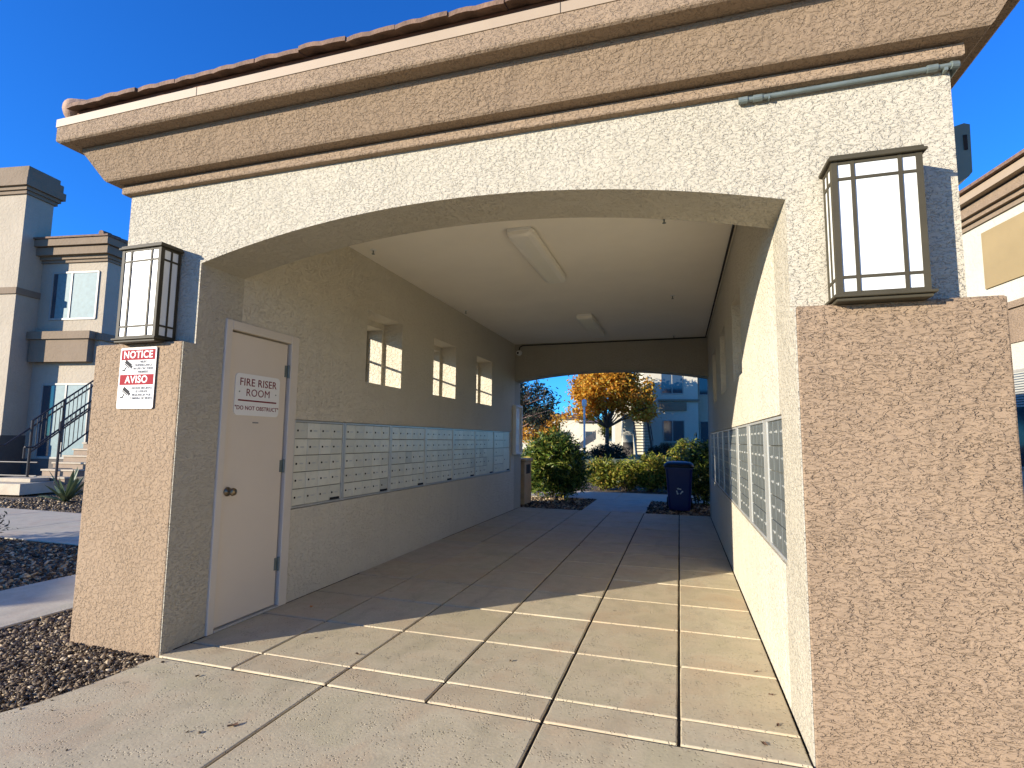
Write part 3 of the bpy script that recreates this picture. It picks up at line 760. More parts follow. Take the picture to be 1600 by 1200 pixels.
def unit(side, y0, y1, z0, z1, cols, rows, label, group, frame=.022, end=.022):
    """one bank of boxes; side -1 left wall, +1 right wall; cols: list of (width share, list of row heights or None)"""
    face = IL-.016 if side < 0 else IR+.016       # door front plane
    nrm = 1 if side < 0 else -1
    t = thing('mailbox_unit', (face, (y0+y1)/2, z0), label, 'mailboxes', group)
    m = MB(); xa_, xb_ = sorted((face-nrm*.030, face+nrm*.008)); 
    m.cbox(xa_, xb_, y0, y0+frame, z0, z1, .002, 'x'); m.cbox(xa_, xb_, y1-end, y1, z0, z1, .002, 'x')
    m.cbox(xa_, xb_, y0+frame, y1-end, z0, z0+.018, .002, 'x'); m.cbox(xa_, xb_, y0+frame, y1-end, z1-.018, z1, .002, 'x')
    m.build('frame', M['alu'], t)
    xb0, xb1 = sorted((face-nrm*.03, face-nrm*.014)); MB().box(xb0, xb1, y0+frame, y1-end, z0+.018, z1-.018).build('back_plate', M['box_back'], t)
    tot = sum(c[0] for c in cols); W = y1-end-y0-frame; yy_ = y0+frame; H = z1-z0-.036
    for ci, (cw, rh) in enumerate(cols):
        w = W*cw/tot; rh = rh or [1]*rows; zt = z1-.018
        for ri, r in enumerate(rh):
            h = H*r/sum(rh)
            d = link('box_door', door_me(w-.005, h-.006, side), t, (face-nrm*.006, yy_+w/2, zt-h/2))
            if side < 0: lo = link('lock', lock_me, d, (face, yy_+w*.22, zt-h*.5)); link('number_tag', tag_me, d, (face, yy_+w*.60, zt-h*.5))
            else:
                lo = link('lock', lockr_me, d, (face, yy_+w*.3, zt-h*.45)); lo.rotation_euler = (0, 0, pi)
                tg = link('number_tag', tagr_me, d, (face-.0012, yy_+w*.65, zt-h*.45))
            zt -= h
        yy_ += w
    if side < 0: MB().box(face+.001, face+.004, y1-end-.17, y1-end-.02, z0+.022, z0+.045).build('latch_plate', M['ink'], t)
    return t
ly = [3.95, 4.712, 5.632, 6.552, 7.478, 8.39, 9.32, 10.31]
names_l = ['nearest bank of the left wall, beside the door', 'second bank from the door on the left wall', 'third bank from the door on the left wall',
           'fourth bank from the door on the left wall', 'fifth bank from the door on the left wall', 'bank with a column of two tall parcel doors on the left wall', 'farthest bank on the left wall, nearest the notice case']
for i in range(7):
    cols = [(1, None)]*5
    if i == 0: cols = [(1, None)]*4
    if i == 5: cols = [(1, None)]*3+[(1.7, [2, 3])]
    if i == 6: cols = [(2.2, None), (1.6, [2, 3])]
    unit(-1, ly[i]+.004, ly[i+1]-.004, .78, 1.55, cols, 5, 'pale grey-green mailboxes, '+names_l[i], 'mailbox banks in the left wall')
names_r = ['nearest and narrowest bank on the right wall', 'second bank from the front on the right wall', 'third bank from the front on the right wall', 'bank crossed by the shadow edge on the right wall',
           'first fully shaded bank on the right wall', 'sixth bank from the front on the right wall', 'seventh bank from the front on the right wall', 'farthest bank on the right wall']
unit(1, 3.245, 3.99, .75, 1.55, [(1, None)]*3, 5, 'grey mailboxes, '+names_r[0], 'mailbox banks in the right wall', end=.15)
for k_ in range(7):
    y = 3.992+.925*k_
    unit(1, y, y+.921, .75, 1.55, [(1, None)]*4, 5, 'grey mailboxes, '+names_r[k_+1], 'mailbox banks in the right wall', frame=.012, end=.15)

# ---------------------------------------------------------------- passage fittings
def ceil_light(yc, label):
    t = thing('ceiling_light', (-1.385, yc, ZC), label, 'ceiling light', 'wraparound ceiling lights')
    L = .80; w = .135
    MB().cbox(-1.385-w*.85, -1.385+w*.85, yc-L+.005, yc+L-.005, ZC-.016, ZC-.0005, .003).build('housing', M['white'], t)
    m = MB(); n = 8; rings = []
    for (yy_, k) in ((yc-L, .72), (yc-L+.02, .95), (yc-L+.06, 1), (yc+L-.06, 1), (yc+L-.02, .95), (yc+L, .72)):
        for i in range(n+1):
            a = pi*i/n; cx = -cos(a); sz = sin(a)
            m.v.append((-1.385+w*k*math.copysign(abs(cx)**.6, cx), yy_, ZC-.016-.068*k*(sz**.55 if sz > 0 else 0)))
    k_ = n+1
    for r in range(5):
        for i in range(n): m.f.append((r*k_+i, r*k_+i+1, (r+1)*k_+i+1, (r+1)*k_+i))
    m.f.append(tuple(range(k_))); m.f.append(tuple(range(5*k_, 6*k_)))
    m.build('lens', M['lens'], t, smooth=False)
    for yy_ in (yc-L-.004, yc+L+.004): MB().cbox(-1.385-w*.8, -1.385+w*.8, yy_-.006, yy_+.006, ZC-.03, ZC-.0005, .002).build('end_cap', M['white'], t)
    return t
cl = ceil_light(5.42, 'long white ceiling light nearer the front arch')
c2 = copy_tree(cl); c2.location.y = 9.0; c2['label'] = 'long white ceiling light nearer the back arch'
def sprinkler(x, y, label):
    t = thing('sprinkler_head', (x, y, ZC), label, 'sprinkler', 'ceiling sprinkler heads')
    MB().lathe([(.035, 0), (.033, -.006), (.012, -.010)], (x, y, ZC), (0, 0, 1), 16).build('escutcheon', M['white'], t)
    m = MB().lathe([(.008, -.008), (.007, -.03), (.004, -.045)], (x, y, ZC), (0, 0, 1), 8); m.lathe([(.017, -.045), (.017, -.048)], (x, y, ZC), (0, 0, 1), 12)
    m.build('nozzle', M['steel'], t); return t
sp = sprinkler(-3.02, 4.78, 'small sprinkler head on the ceiling near the front left corner')
for x, y, l in ((-.09, 4.76, 'small sprinkler head on the ceiling near the front right corner'), (-3.08, 7.5, 'small sprinkler head on the ceiling above the second left window'),
                (-.05, 7.42, 'small sprinkler head on the ceiling midway along the right side'), (-.06, 10.3, 'small sprinkler head on the ceiling by the back header')):
    c = copy_tree(sp); c.location = (x, y, ZC); c['label'] = l
# conduit and camera
m = MB().path([(IR-.03, 3.31, ZC-.02), (IR-.03, 10.53, ZC-.02), (IR-.05, 10.535, ZC-.02), (-3.05, 10.535, ZC-.03), (-3.11, 10.535, ZC-.06), (-3.13, 10.535, ZC-.14)], .011, 8)
tag(m.build('conduit', M['dark']), 'thin dark conduit along the ceiling corner to the white camera', 'conduit')
ct = thing('security_camera', (-3.13, 10.54, 3.16), 'small round white security camera under the ceiling at the back left corner', 'camera')
MB().lathe([(.055, 0), (.055, -.02), (.045, -.04)], (-3.12, 10.549, 3.18), (0, 1, 0), 18).build('mount', M['white'], ct, smooth=False)
MB().lathe([(.02, .05), (.045, .035), (.052, 0), (.045, -.035), (.025, -.048)], (-3.12, 10.47, 3.17), (0, 1, .15), 18).build('ball', M['white'], ct, smooth=True)
MB().lathe([(.022, 0), (.02, -.008)], (-3.12, 10.425, 3.163), (0, 1, .15), 14).build('lens', M['ink'], ct)
# notice case
nc = thing('notice_case', (IL, 10.66, 1.1), 'white framed notice case at the far end of the left wall', 'notice board')
m = MB()
ya_, yb_, za_, zb_ = 10.42, 10.90, 1.10, 2.10
for a, b, c, d in ((ya_, ya_+.04, za_, zb_), (yb_-.04, yb_, za_, zb_), (ya_+.04, yb_-.04, za_, za_+.04), (ya_+.04, yb_-.04, zb_-.04, zb_)): m.cbox(IL+.001, IL+.075, a, b, c, d, .005, 'x')
m.build('frame', M['white'], nc); MB().box(IL+.002, IL+.03, ya_+.04, yb_-.04, za_+.04, zb_-.04).build('backing', M['white'], nc)
for (y, z, w, h) in ((10.56, 1.75, .13, .2), (10.72, 1.72, .13, .22), (10.6, 1.4, .16, .22), (10.77, 1.38, .1, .16)): MB().box(IL+.031, IL+.032, y-w/2, y+w/2, z-h/2, z+h/2).build('paper', M['lens'], nc)
# galvanised pipe under the trim
gp = thing('pipe', (.35, 2.86, 3.17), 'galvanised pipe with couplings under the cornice at the upper right', 'pipe')
MB().tube((.345, 2.866, 3.168), (1.262, 2.866, 3.176), .0125, 12).build('tube', M['steel'], gp, smooth=False)
for x in (.36, .43, 1.19): 
    MB().tube((x-.03, 2.866, 3.168+.0087*(x-.345)), (x+.012, 2.866, 3.168+.0087*(x-.345)), .018, 12).build('coupling', M['steel'], gp)
m = MB().tube((1.255, 2.866, 3.176), (1.285, 2.872, 3.176), .019, 12); m.tube((1.283, 2.87, 3.176), (1.283, 3.02, 3.172), .014, 12); m.build('elbow', M['steel'], gp)
m = MB().box(.47, .478, 2.853, 2.888, 3.15, 3.165); m.box(1.226, 1.24, 2.853, 2.888, 3.15, 3.165); m.build('strap', M['steel'], gp)
# green box on the right side wall
gb = thing('siren_box', (1.26, 3.3, 2.9), 'dark green metal siren box on the right side wall near the lantern', 'alarm box')
MB().cbox(1.262, 1.30, 3.16, 3.40, 2.74, 2.96, .006, 'x').build('mount', M['green_box'], gb)
P = [(1.30, 2.70), (1.33, 2.69), (1.435, 2.76), (1.45, 2.78), (1.455, 3.035), (1.43, 3.045), (1.39, 3.035), (1.34, 3.00), (1.30, 2.94)]
MB().prism(P, 'y', 3.18, 3.38).build('housing', M['green_box'], gb)
MB().box(1.422, 1.438, 3.176, 3.181, 2.90, 2.98).build('slot', M['dark'], gb)
MB().box(1.315, 1.37, 3.177, 3.181, 2.88, 2.893).build('latch', M['dark'], gb)

# ---------------------------------------------------------------- bins behind the passage
tr = thing('trash_receptacle', (-3.05, 11.85, 0), 'tan trash receptacle with a dark opening beside the back left corner', 'trash can')
MB().cbox(-3.55, -3.25, 11.35, 11.8, 0, .01, .001).build('foot', M['dark'], tr)
MB().cbox(-3.62, -3.20, 11.3, 11.85, .01, .93, .012).build('body', M['bin_tan'], tr)
MB().cbox(-3.65, -3.17, 11.27, 11.88, .93, .99, .012).build('lid', M['bin_tan'], tr)
MB().box(-3.201, -3.198, 11.42, 11.73, .66, .86).build('opening', M['dark'], tr)
rb = thing('recycling_cart', (-.02, 11.75, 0), 'blue wheeled recycling cart with a dark domed lid behind the passage', 'recycling bin')
m = MB(); secs = [(0.02, .20, .24), (.10, .215, .25), (.5, .24, .275), (.84, .262, .30)]
for z, hx, hy in secs:
    for a, b in rrect(2*hx, 2*hy, .05, 3): m.v.append((-.02+a, 11.78+b, z))
n = 16
for k_ in range(3):
    for i in range(n): m.f.append((k_*n+i, k_*n+(i+1) % n, k_*n+n+(i+1) % n, k_*n+n+i))
m.f.append(tuple(range(n))[::-1]); m.f.append(tuple(range(3*n, 4*n)))
body = m.build('body', M['bin'], rb)
MB().cbox(-.30, .26, 11.46, 12.09, .84, .875, .006).build('rim', M['bin'], rb)
m = MB()
for k_, (z, s_) in enumerate(((.876, 1), (.90, 1.0), (.945, .93), (.975, .78), (.99, .5), (.995, .15))):
    for a, b in rrect(.60*s_, .66*s_, .09*s_, 3): m.v.append((-.02+a, 11.78+b, z))
for k_ in range(5):
    for i in range(n): m.f.append((k_*n+i, k_*n+(i+1) % n, k_*n+n+(i+1) % n, k_*n+n+i))
m.f.append(tuple(range(n))[::-1]); m.f.append(tuple(range(5*n, 6*n)))
m.build('lid', M['bin_lid'], rb, smooth=True)
for x in (-.25, .21): MB().tube((x-.025, 12.02, .12), (x+.025, 12.02, .12), .12, 18).build('wheel', M['rubber'], rb)
m = MB().tube((-.24, 12.12, .86), (.2, 12.12, .86), .014, 8); m.build('handle', M['bin'], rb)
cz = .40
def hy_(z): return np.interp(z, [.02, .10, .5, .84], [.24, .25, .275, .30])
for k_ in range(3):   # chasing arrows
    a0 = 2*pi*k_/3+pi/2; m = MB()
    def q(ang, r): return (-.02+r*cos(ang), cz+r*sin(ang))
    A = q(a0-.75, .055); B = q(a0+.35, .055)
    dx, dz = B[0]-A[0], B[1]-A[1]; l = sqrt(dx*dx+dz*dz); ux, uz = dx/l, dz/l; px_, pz_ = -uz, ux; w = .011
    P = [(A[0]-px_*w, A[1]-pz_*w), (B[0]-px_*w, B[1]-pz_*w), (B[0]-px_*.024, B[1]-pz_*.024), (B[0]+ux*.03, B[1]+uz*.03), (B[0]+px_*.024, B[1]+pz_*.024), (B[0]+px_*w, B[1]+pz_*w), (A[0]+px_*w, A[1]+pz_*w)]
    n_ = len(P)
    m.add([(x, 11.78-hy_(z)-.003, z) for x, z in P]+[(x, 11.78-hy_(z)+.004, z) for x, z in P], [(0, 1, 5, 6), (1, 2, 3, 4, 5)]+[(i, (i+1) % n_, n_+(i+1) % n_, n_+i) for i in range(n_)])
    m.build('recycling_arrow', M['white'], rb)

# ---------------------------------------------------------------- neighbouring buildings
def windowed(name, T, s0, s1, z0, z1, panes, par, glass, frame_w=.05, depth=.06, rails=(), curtain=None, tdir=-1):
    """window set in facade (t=0); panes: list of splits"""
    m = MB(T); xs_ = [s0]+list(panes)+[s1]; t0, t1 = (-.03, .05)
    for x in xs_: m.box(x-frame_w/2, x+frame_w/2, t0, t1, z0, z1)
    m.box(s0, s1, t0+.002, t1, z0-.02, z0+.03); m.box(s0, s1, t0+.002, t1, z1-.03, z1+.02)
    for r in rails: m.box(s0, s1, t0+.01, t1, r-.008, r+.008)
    w = m.build('window', M['win_frame'], par)
    for a, b in zip(xs_, xs_[1:]): MB(T).box(a+frame_w/2, b-frame_w/2, -.012, -.004, z0+.03, z1-.03).build('pane', glass, w)
    return w
K = 1.12
def T1(s, t, z): return frameT((-17.5*K, 10.4*K), 8.65, K)(s, t, z)
hb = thing('apartment_house', (-17.5*K, 10.4*K, 0), 'grey stucco two-storey apartment house with a square tower at the left', 'apartment building')
gz0 = .13
MB(T1).box(.05, 2.19, .0, 3, gz0, 6.28).build('wall', M['bldg'], hb)
MB(T1).box(.0, 2.6, -.04, .0-.002, gz0, .0+1.3).build('base_panel', M['bldg_dark'], hb) if False else None
tw = MB(T1).box(-2.5, .048, -.63, .14, gz0, 8.12).build('tower_wall', M['bldg'], hb)
for i, (o_, a, b) in enumerate(((.05, 8.10, 8.2), (.10, 8.201, 8.30), (.17, 8.301, 8.52), (.12, 8.521, 8.75), (.06, 8.751, 8.90))):
    MB(T1).box(-2.5-o_, .048+o_, -.63-o_, .16+o_, a, b).build('cornice_band', M['bldg_trim'], hb)
MB(T1).box(-2.53, .085, -.67, .0, 5.24, 5.42).build('belt_course', M['bldg_trim'], hb)
MB(T1).box(-2.52, .06, -.655, .02, gz0, 1.36).build('plinth', M['bldg_dark'], hb)
w = windowed('window', T1, -1.6, -.72, 5.75, 6.6, [], hb, M['glass']); w.location = (0, 0, 0)
for v in (w,)+tuple(w.children): pass
# shift the tower window onto the tower face
tn = Vector((sin(radians(8.65))*.63*K, -cos(radians(8.65))*.63*K, 0)); w.location = tn
for (o_, a, b) in ((.05, 6.28, 6.36), (.10, 6.361, 6.46), (.22, 6.461, 6.68), (.30, 6.70, 6.90)):
    MB(T1).box(.049, 2.19+o_*.8, -o_, 3+o_, a, b).build('cornice_band', M['bldg_trim'], hb)
rf = MB(T1).box(.049, 2.46, -.34, 3.34, 6.905, 6.955).build('roof_edge', M['tile'], hb)
for k_ in range(3): MB(T1).tube((2.2, -.3+k_*.3, 7.0), (2.2, -.02+k_*.3, 7.02), .08, 10).build('ridge_tile', M['tile'], rf)
MB(T1).tube((1.75, .6, 6.9), (1.75, .6, 7.15), .04, 8).build('vent_pipe', M['steel'], rf)
windowed('window', T1, .47, 1.95, 4.64, 6.0, [1.10], hb, M['curtain'])
MB(T1).box(.50, .62, -.014, -.0125, 4.68, 5.96).build('dark_pane', M['glass'], hb)
windowed('window', T1, .48, 2.0, .75, 2.8, [1.25], hb, M['curtain'], rails=())
MB(T1).box(.51, .86, -.014, -.0125, .8, 2.75).build('dark_pane', M['glass'], hb)
MB(T1).box(.12, 2.0, -.20, -.002, 3.40, 4.03).build('planter_box', M['bldg_trim'], hb)
MB(T1).box(.06, 2.08, -.26, -.002, 4.035, 4.25).build('planter_cap', M['bldg_trim'], hb)
MB(T1).box(2.081, 2.26, -.07, 3, 4.02, 4.22).build('belt_course', M['bldg_trim'], hb)
MB(T1).box(.051, 2.2, -.03, -.001, gz0, .72).build('plinth', M['bldg_dark'], hb)
# outdoor stairs in front of the house
A2 = (-15.2, 9.5)
def T2(s, t, z): return frameT(A2, 8.65)(s, t, z)
stair = thing('outdoor_stairs', (-15.2, 9.1, .25), 'concrete outdoor stairs with dark metal railings in front of the grey house', 'stairs')
for k_ in range(12):
    t0 = -.25+.26*k_; z = .27+.165*k_
    st = MB(T2).box(-.05, .95, t0, t0+.30, z+.06, z+.10).build('tread', M['tread'], stair)
    MB(T2).box(-.03, .93, t0+.03, t0+.27, z-.08, z+.058).build('riser', M['concrete_step'], st)
MB(T2).box(-.45, .55, -.72, -.26, .275, .36).build('step', M['tread'], stair)
MB(T2).box(-.40, .50, -.69, -.27, .13, .274).build('step_riser', M['concrete_step'], stair)
def rail(s0, tpost, ztop, slope=.76):
    m = MB(T2); t1 = 1.9; z = lambda t, off: ztop+off+(t-tpost)*slope
    MB(T2).tube((s0, tpost, .25), (s0, tpost, ztop), .028, 8).build('post', M['black_metal'], stair)
    for tp in (tpost+.75, t1): MB(T2).tube((s0, tp, z(tp, -1.1)), (s0, tp, z(tp, 0)), .024, 8).build('post', M['black_metal'], stair)
    MB(T2).tube((s0, tpost, ztop), (s0, t1, z(t1, 0)), .022, 8).build('rail', M['black_metal'], stair); MB(T2).tube((s0, tpost, ztop-.78), (s0, t1, z(t1, -.78)), .02, 8).build('rail', M['black_metal'], stair)
    m = MB(T2); m.tube((s0-.05, tpost-.75, ztop-.6), (s0-.05, tpost-.55, ztop-.6), .022, 8); m.tube((s0-.05, tpost-.55, ztop-.6), (s0-.05, t1, z(t1, -.18)), .022, 8)
    m.tube((s0-.05, tpost-.75, ztop-.6), (s0-.05, tpost-.75, ztop-.85), .022, 8); m.build('handrail', M['black_metal'], stair)
    t = tpost+.12
    while t < t1: MB(T2).tube((s0, t, z(t, -.78)), (s0, t, z(t, 0)), .009, 6).build('baluster', M['black_metal'], stair); t += .11
rail(.0, -.34, 1.73); rail(.90, -.42, 1.70)
tag(MB(T2).box(-6, .75, -1.1, -.0, .02, .27).build('stair_landing', M['walk']), kind='structure')
# low dark rail fence left of the stairs
fe = thing('low_railing', (-16, 9.2, .2), 'low dark two-bar metal railing beside the foot of the stairs', 'railing')
for z in (.62, .95): MB(T2).tube((-5, -.1, z-.25), (-.02, -.1, z-.25), .02, 8).build('bar', M['black_metal'], fe)
for s in (-4, -2.2): MB(T2).tube((s, -.1, .2), (s, -.1, .75), .022, 8).build('post', M['black_metal'], fe)

# house at the right edge
def T3(s, t, z): return frameT((5.6, 12.6), 100)(s, -t, z)
hr = thing('clubhouse_wing', (5.6, 12.6, 0), 'cream two-storey house with a large tan wall panel at the right edge', 'apartment building')
MB(T3).box(-16, 3.5, 0, 6, -.03, 5.66).build('wall', M['bldg_pale'], hr)
for (o_, a, b, mm) in ((.04, 5.64, 5.73, 'bldg_trim'), (.12, 5.74, 5.82, 'brown_trim'), (.20, 5.83, 6.02, 'brown_trim'), (.34, 6.05, 6.20, 'fascia'), (.42, 6.22, 6.28, 'tile')):
    MB(T3).box(-16-o_, 3.5+o_, -o_, 6, a, b).build('cornice_band', M[mm], hr)
MB(T3).box(-5.0, -.37, -.035, -.001, 4.35, 5.45).build('tan_panel', M['tan_panel'], hr)
MB(T3).box(-16, 3.5, -.06, -.001, 3.84, 3.96).build('belt_course', M['brown_trim'], hr)
MB(T3).box(-16, 3.5, -.03, -.001, 3.22, 3.82).build('brown_panel', M['brown_trim'], hr)
for s in (-1.9, -5.0, -8):
    w = windowed('window', T3, s, s+1.35, 1.0, 2.72, [s+.67], hr, M['glass'])
    for k_ in range(14):
        MB(T3).box(s+.04, s+1.31, -.022, -.014, 2.66-.045*k_, 2.69-.045*k_).build('blind_slat', M['blind'], w)

# house behind the passage
def T4(s, t, z): return frameT((0, 34), 9)(s, t, z)
hk = thing('apartment_house', (0, 34, .4), 'pale two-storey apartment house seen through the passage at the right', 'apartment building')
MB(T4).box(-2.03, 1.13, 0, 6, .3, 6.6).build('wall', M['bldg_pale'], hk)
MB(T4).box(-2.03-.25, 1.13+.3, -.3, 6, 6.61, 7.0).build('cornice_band', M['bldg_trim'], hk)
windowed('window', T4, -1.0, .26, 4.28, 5.6, [-.37], hk, M['glass'])
windowed('window', T4, -.93, .30, 1.39, 2.65, [-.38], hk, M['glass'])
MB(T4).box(-1.2, 1.2, -.12, -.001, 3.80, 3.93).build('belt_course', M['bldg_trim'], hk)
MB(T4).box(-1.12, .45, -.1, -.001, 3.24, 3.75).build('planter_box', M['bldg_trim'], hk)
MB(T4).box(-1.1, .42, -.1, -.001, 1.15, 1.33).build('window_sill', M['bldg_trim'], hk)
MB(T4).box(1.14, 5, 1.2, 7, .3, 6.6).build('wing_wall', M['bldg'], hk)
def T4b(s, t, z): return T4(s, t+1.2, z)
windowed('window', T4b, 1.45, 2.6, 1.35, 2.66, [], hk, M['glass']); windowed('window', T4b, 1.45, 2.6, 4.3, 5.5, [], hk, M['glass'])
MB(T4).box(-3.7, -2.03, 2, 7, .3, 5.2).build('stair_wall', M['bldg_pale'], hk)
windowed('window', lambda s, t, z: T4(s, t+2, z), -2.9, -2.2, 4.35, 4.95, [], hk, M['glass'])
s4 = thing('outdoor_stairs', T4(-2.3, -1, .5), 'straight outdoor stair with wooden treads going up to the pale house', 'stairs')
for k_ in range(16):
    MB(T4).box(-2.72, -1.95, -3.2+.22*k_, -2.93+.22*k_, .62+.165*k_, .67+.165*k_).build('tread', M['tread'] if k_ > 8 else M['concrete_step'], s4)
for s in (-2.78, -1.90):
    MB(T4).tube((s, -3.2, .55), (s, .25, 3.2), .06, 6).build('stringer', M['black_metal'] if s > -2 else M['bldg_pale'], s4)
    m = MB(T4).tube((s, -3.2, 1.45), (s, .25, 4.1), .025, 6)
    for k_ in range(9): t = -3.2+.42*k_; m.tube((s, t, .6+.77*.42*k_), (s, t, 1.45+.77*.42*k_), .014, 5)
    m.build('railing', M['black_metal'], s4)
wk = thing('garden_wall', T4(-3.1, -2, .4), 'pale stair wall with a dark lower panel left of the outdoor stair', 'wall')
MB(T4).box(-3.41, -2.84, -1.6, 0, .3, 2.95).build('wall', M['bldg_pale'], wk)
MB(T4).box(-3.42, -2.83, -1.63, -1.601, .3, 1.32).build('dark_panel', M['bldg_dark'], wk)
# far white houses
def far_house(x0, x1, y, z1, label, ridge=.6):
    t = thing('far_house', ((x0+x1)/2, y, .4), label, 'house', 'white houses far behind the trees')
    MB().box(x0, x1, y, y+7, .3, z1).build('wall', M['bldg_pale'], t)
    m = MB(); m.add([(x0-.3, y-.4, z1+.001), (x1+.3, y-.4, z1+.001), (x1+.3, y+7.4, z1+.001), (x0-.3, y+7.4, z1+.001), (x0+1, y+3.5, z1+ridge), (x1-1, y+3.5, z1+ridge)], [(0, 1, 5, 4), (1, 2, 5), (2, 3, 4, 5), (3, 0, 4), (0, 3, 2, 1)])
    m.build('roof', M['tile'], t)
    k_ = 0; x = x0+.5
    while x < x1-1:
        f = MB().box(x, x+.7, y-.04, y-.001, 1.3, 2.2).build('window', M['win_frame'], t); MB().box(x+.06, x+.64, y-.05, y-.041, 1.36, 2.14).build('pane', M['glass'], f); x += 1.7
    return t
far_house(-10.9, -8.3, 50, 3.4, 'white house with a low red roof far behind, left of the orange tree')
far_house(-8.2, -4.6, 46, 2.95, 'low white house far behind the trunk of the orange tree', .3)
far_house(-15, -11.2, 52, 3.6, 'white house far behind the dark tree at the left')
ra = MB().add([(-7.8, 42, .9), (-6.2, 42, 2.2), (-6.2, 42, 1.5), (-7.8, 42, .5), (-7.8, 42.2, .9), (-6.2, 42.2, 2.2), (-6.2, 42.2, 1.5), (-7.8, 42.2, .5)], [(0, 1, 2, 3), (4, 7, 6, 5), (0, 4, 5, 1), (3, 2, 6, 7), (0, 3, 7, 4), (1, 5, 6, 2)])
tag(ra.build('stair_wall', M['bldg']), 'sloping grey stair parapet in front of the far white houses', 'wall')
lp = thing('lamp_post', (-4.55, 27, .4), 'slim white post standing behind the big oleander bush', 'post')
MB().tube((-4.55, 27, .3), (-4.55, 27, 3.1), .05, 10).build('pole', M['white'], lp)
MB().lathe([(.09, 0), (.12, .1), (.12, .3), (.03, .38)], (-4.55, 27, 3.1), (0, 0, 1), 12).build('lamp_head', M['white'], lp)
# building across the front walk, outside the frame, whose shade falls on the gravel
ub = thing('utility_building', (-16.2, -5.0, 0), 'small brown stucco utility building across the front walk', 'building')
def TU(s, t, z): return frameT((-16.2, -5.0), 44.3)(t, -s, z)
MB(TU).box(-1.55, 1.55, -4, 0, -.03, 3.25).build('wall', M['brown_trim'], ub)
MB(TU).box(-1.8, 1.8, -4.2, .2, 3.251, 3.35).build('roof', M['tile'], ub)

# ---------------------------------------------------------------- plants
def leafmesh(name, P, size, mat, parent, r, aspect=.4, up=0.0, droop=0):
    """P: (n,3) leaf positions; every leaf a bent blade of two quads"""
    n = len(P)
    d = r.normal(size=(n, 3)); d[:, 2] = d[:, 2]*.7+up; d /= np.linalg.norm(d, axis=1)[:, None]
    q = r.normal(size=(n, 3)); s = np.cross(d, q); s /= np.linalg.norm(s, axis=1)[:, None]; nn = np.cross(d, s)
    L = size*r.uniform(.6, 1.3, (n, 1)); W = L*aspect*.5
    a = P; b = P+d*L*.5+nn*L*.06; c = P+d*L
    V = np.stack([a-s*W*.25, a+s*W*.25, b+s*W, b-s*W, c+s*W*.1, c-s*W*.1], 1).reshape(-1, 3)
    off = np.array(world_off(parent)); V = V-off
    base = np.arange(n)[:, None]*6
    F = np.concatenate([base+np.array([0, 1, 2, 3]), base+np.array([3, 2, 4, 5])], 1).reshape(-1, 4)
    me = bpy.data.meshes.new(name); me.vertices.add(len(V)); me.vertices.foreach_set('co', V.ravel())
    me.loops.add(F.size); me.loops.foreach_set('vertex_index', F.ravel().astype(np.int32)); me.polygons.add(len(F))
    me.polygons.foreach_set('loop_start', np.arange(0, F.size, 4, dtype=np.int32)); me.polygons.foreach_set('loop_total', np.full(len(F), 4, dtype=np.int32))
    me.materials.append(mat); me.update()
    return link(name, me, parent)
def clump_points(r, blobs, nclump, per, spread):
    out = []
    vol = np.array([b[3]*b[4]*b[5] for b in blobs]); vol = vol/vol.sum()
    for i in range(nclump):
        b = blobs[r.choice(len(blobs), p=vol)]
        d = r.normal(size=3); d /= np.linalg.norm(d); rad = r.uniform(.25, 1)**.45
        c = np.array(b[:3])+d*rad*np.array(b[3:6])
        out.append(c+r.normal(size=(per, 3))*spread*r.uniform(.6, 1.3))
    return np.concatenate(out)
def limbs(m, base, top_z, blobs, r, n=14, r0=.12, sub=3):
    base = Vector(base); fork = Vector((base.x+r.uniform(-.1, .1), base.y, top_z))
    mid = base.lerp(fork, .5)+Vector((r.uniform(-.06, .06), 0, 0))
    m.tube(base, mid, r0, 9, r0*.85); m.tube(mid, fork, r0*.85, 9, r0*.75)
    for i in range(n):
        b = blobs[r.randint(len(blobs))]; d = r.normal(size=3); d /= np.linalg.norm(d); d[2] = abs(d[2])*.8-.1
        e = Vector(np.array(b[:3])+d*np.array(b[3:6])*.85)
        k1 = fork.lerp(e, .45)+Vector((r.uniform(-.2, .2), r.uniform(-.2, .2), r.uniform(0, .25)))
        m.tube(fork, k1, r0*.42, 6, r0*.22); m.tube(k1, e, r0*.22, 5, r0*.06)
        for s in range(sub):
            e2 = e+Vector(tuple(r.normal(size=3)*.45)); m.tube(k1.lerp(e, r.uniform(.2, .8)), e2, r0*.10, 4, r0*.03)
def tree(loc, fork_z, blobs, label, leafmat_, barkmat, seed, nclump, per, spread, size, r0=.12, aspect=.6, n=14, sub=3, cat='tree', group=None):
    r = np.random.RandomState(seed); t = thing('tree', loc, label, cat, group)
    m = MB(); limbs(m, loc, fork_z, blobs, r, n, r0, sub); m.build('trunk', barkmat, t, smooth=True)
    P = clump_points(r, blobs, nclump, per, spread)
    leafmesh('crown', P, size, leafmat_, t, r, aspect)
    return t
ox, oy = -3.72, 30
tree((ox, oy, .4), 2.1, [(ox-.2, oy, 4.5, 1.9, 1.8, 1.5), (ox+1.3, oy+.2, 3.9, 1.2, 1.2, 1.1), (ox-1.0, oy, 3.6, 1.0, 1.2, .9), (ox-2.1, oy, 2.75, .7, .7, .45), (ox+.3, oy, 5.3, 1.5, 1.4, .95), (ox+1.9, oy, 3.0, .7, .8, .6), (ox-.6, oy-.2, 2.9, .8, .8, .4)],
     'autumn tree with golden orange leaves seen through the back arch', M['leaf_orange'], M['bark'], 11, 560, 42, .16, .15, .13, .65, 26, 4)
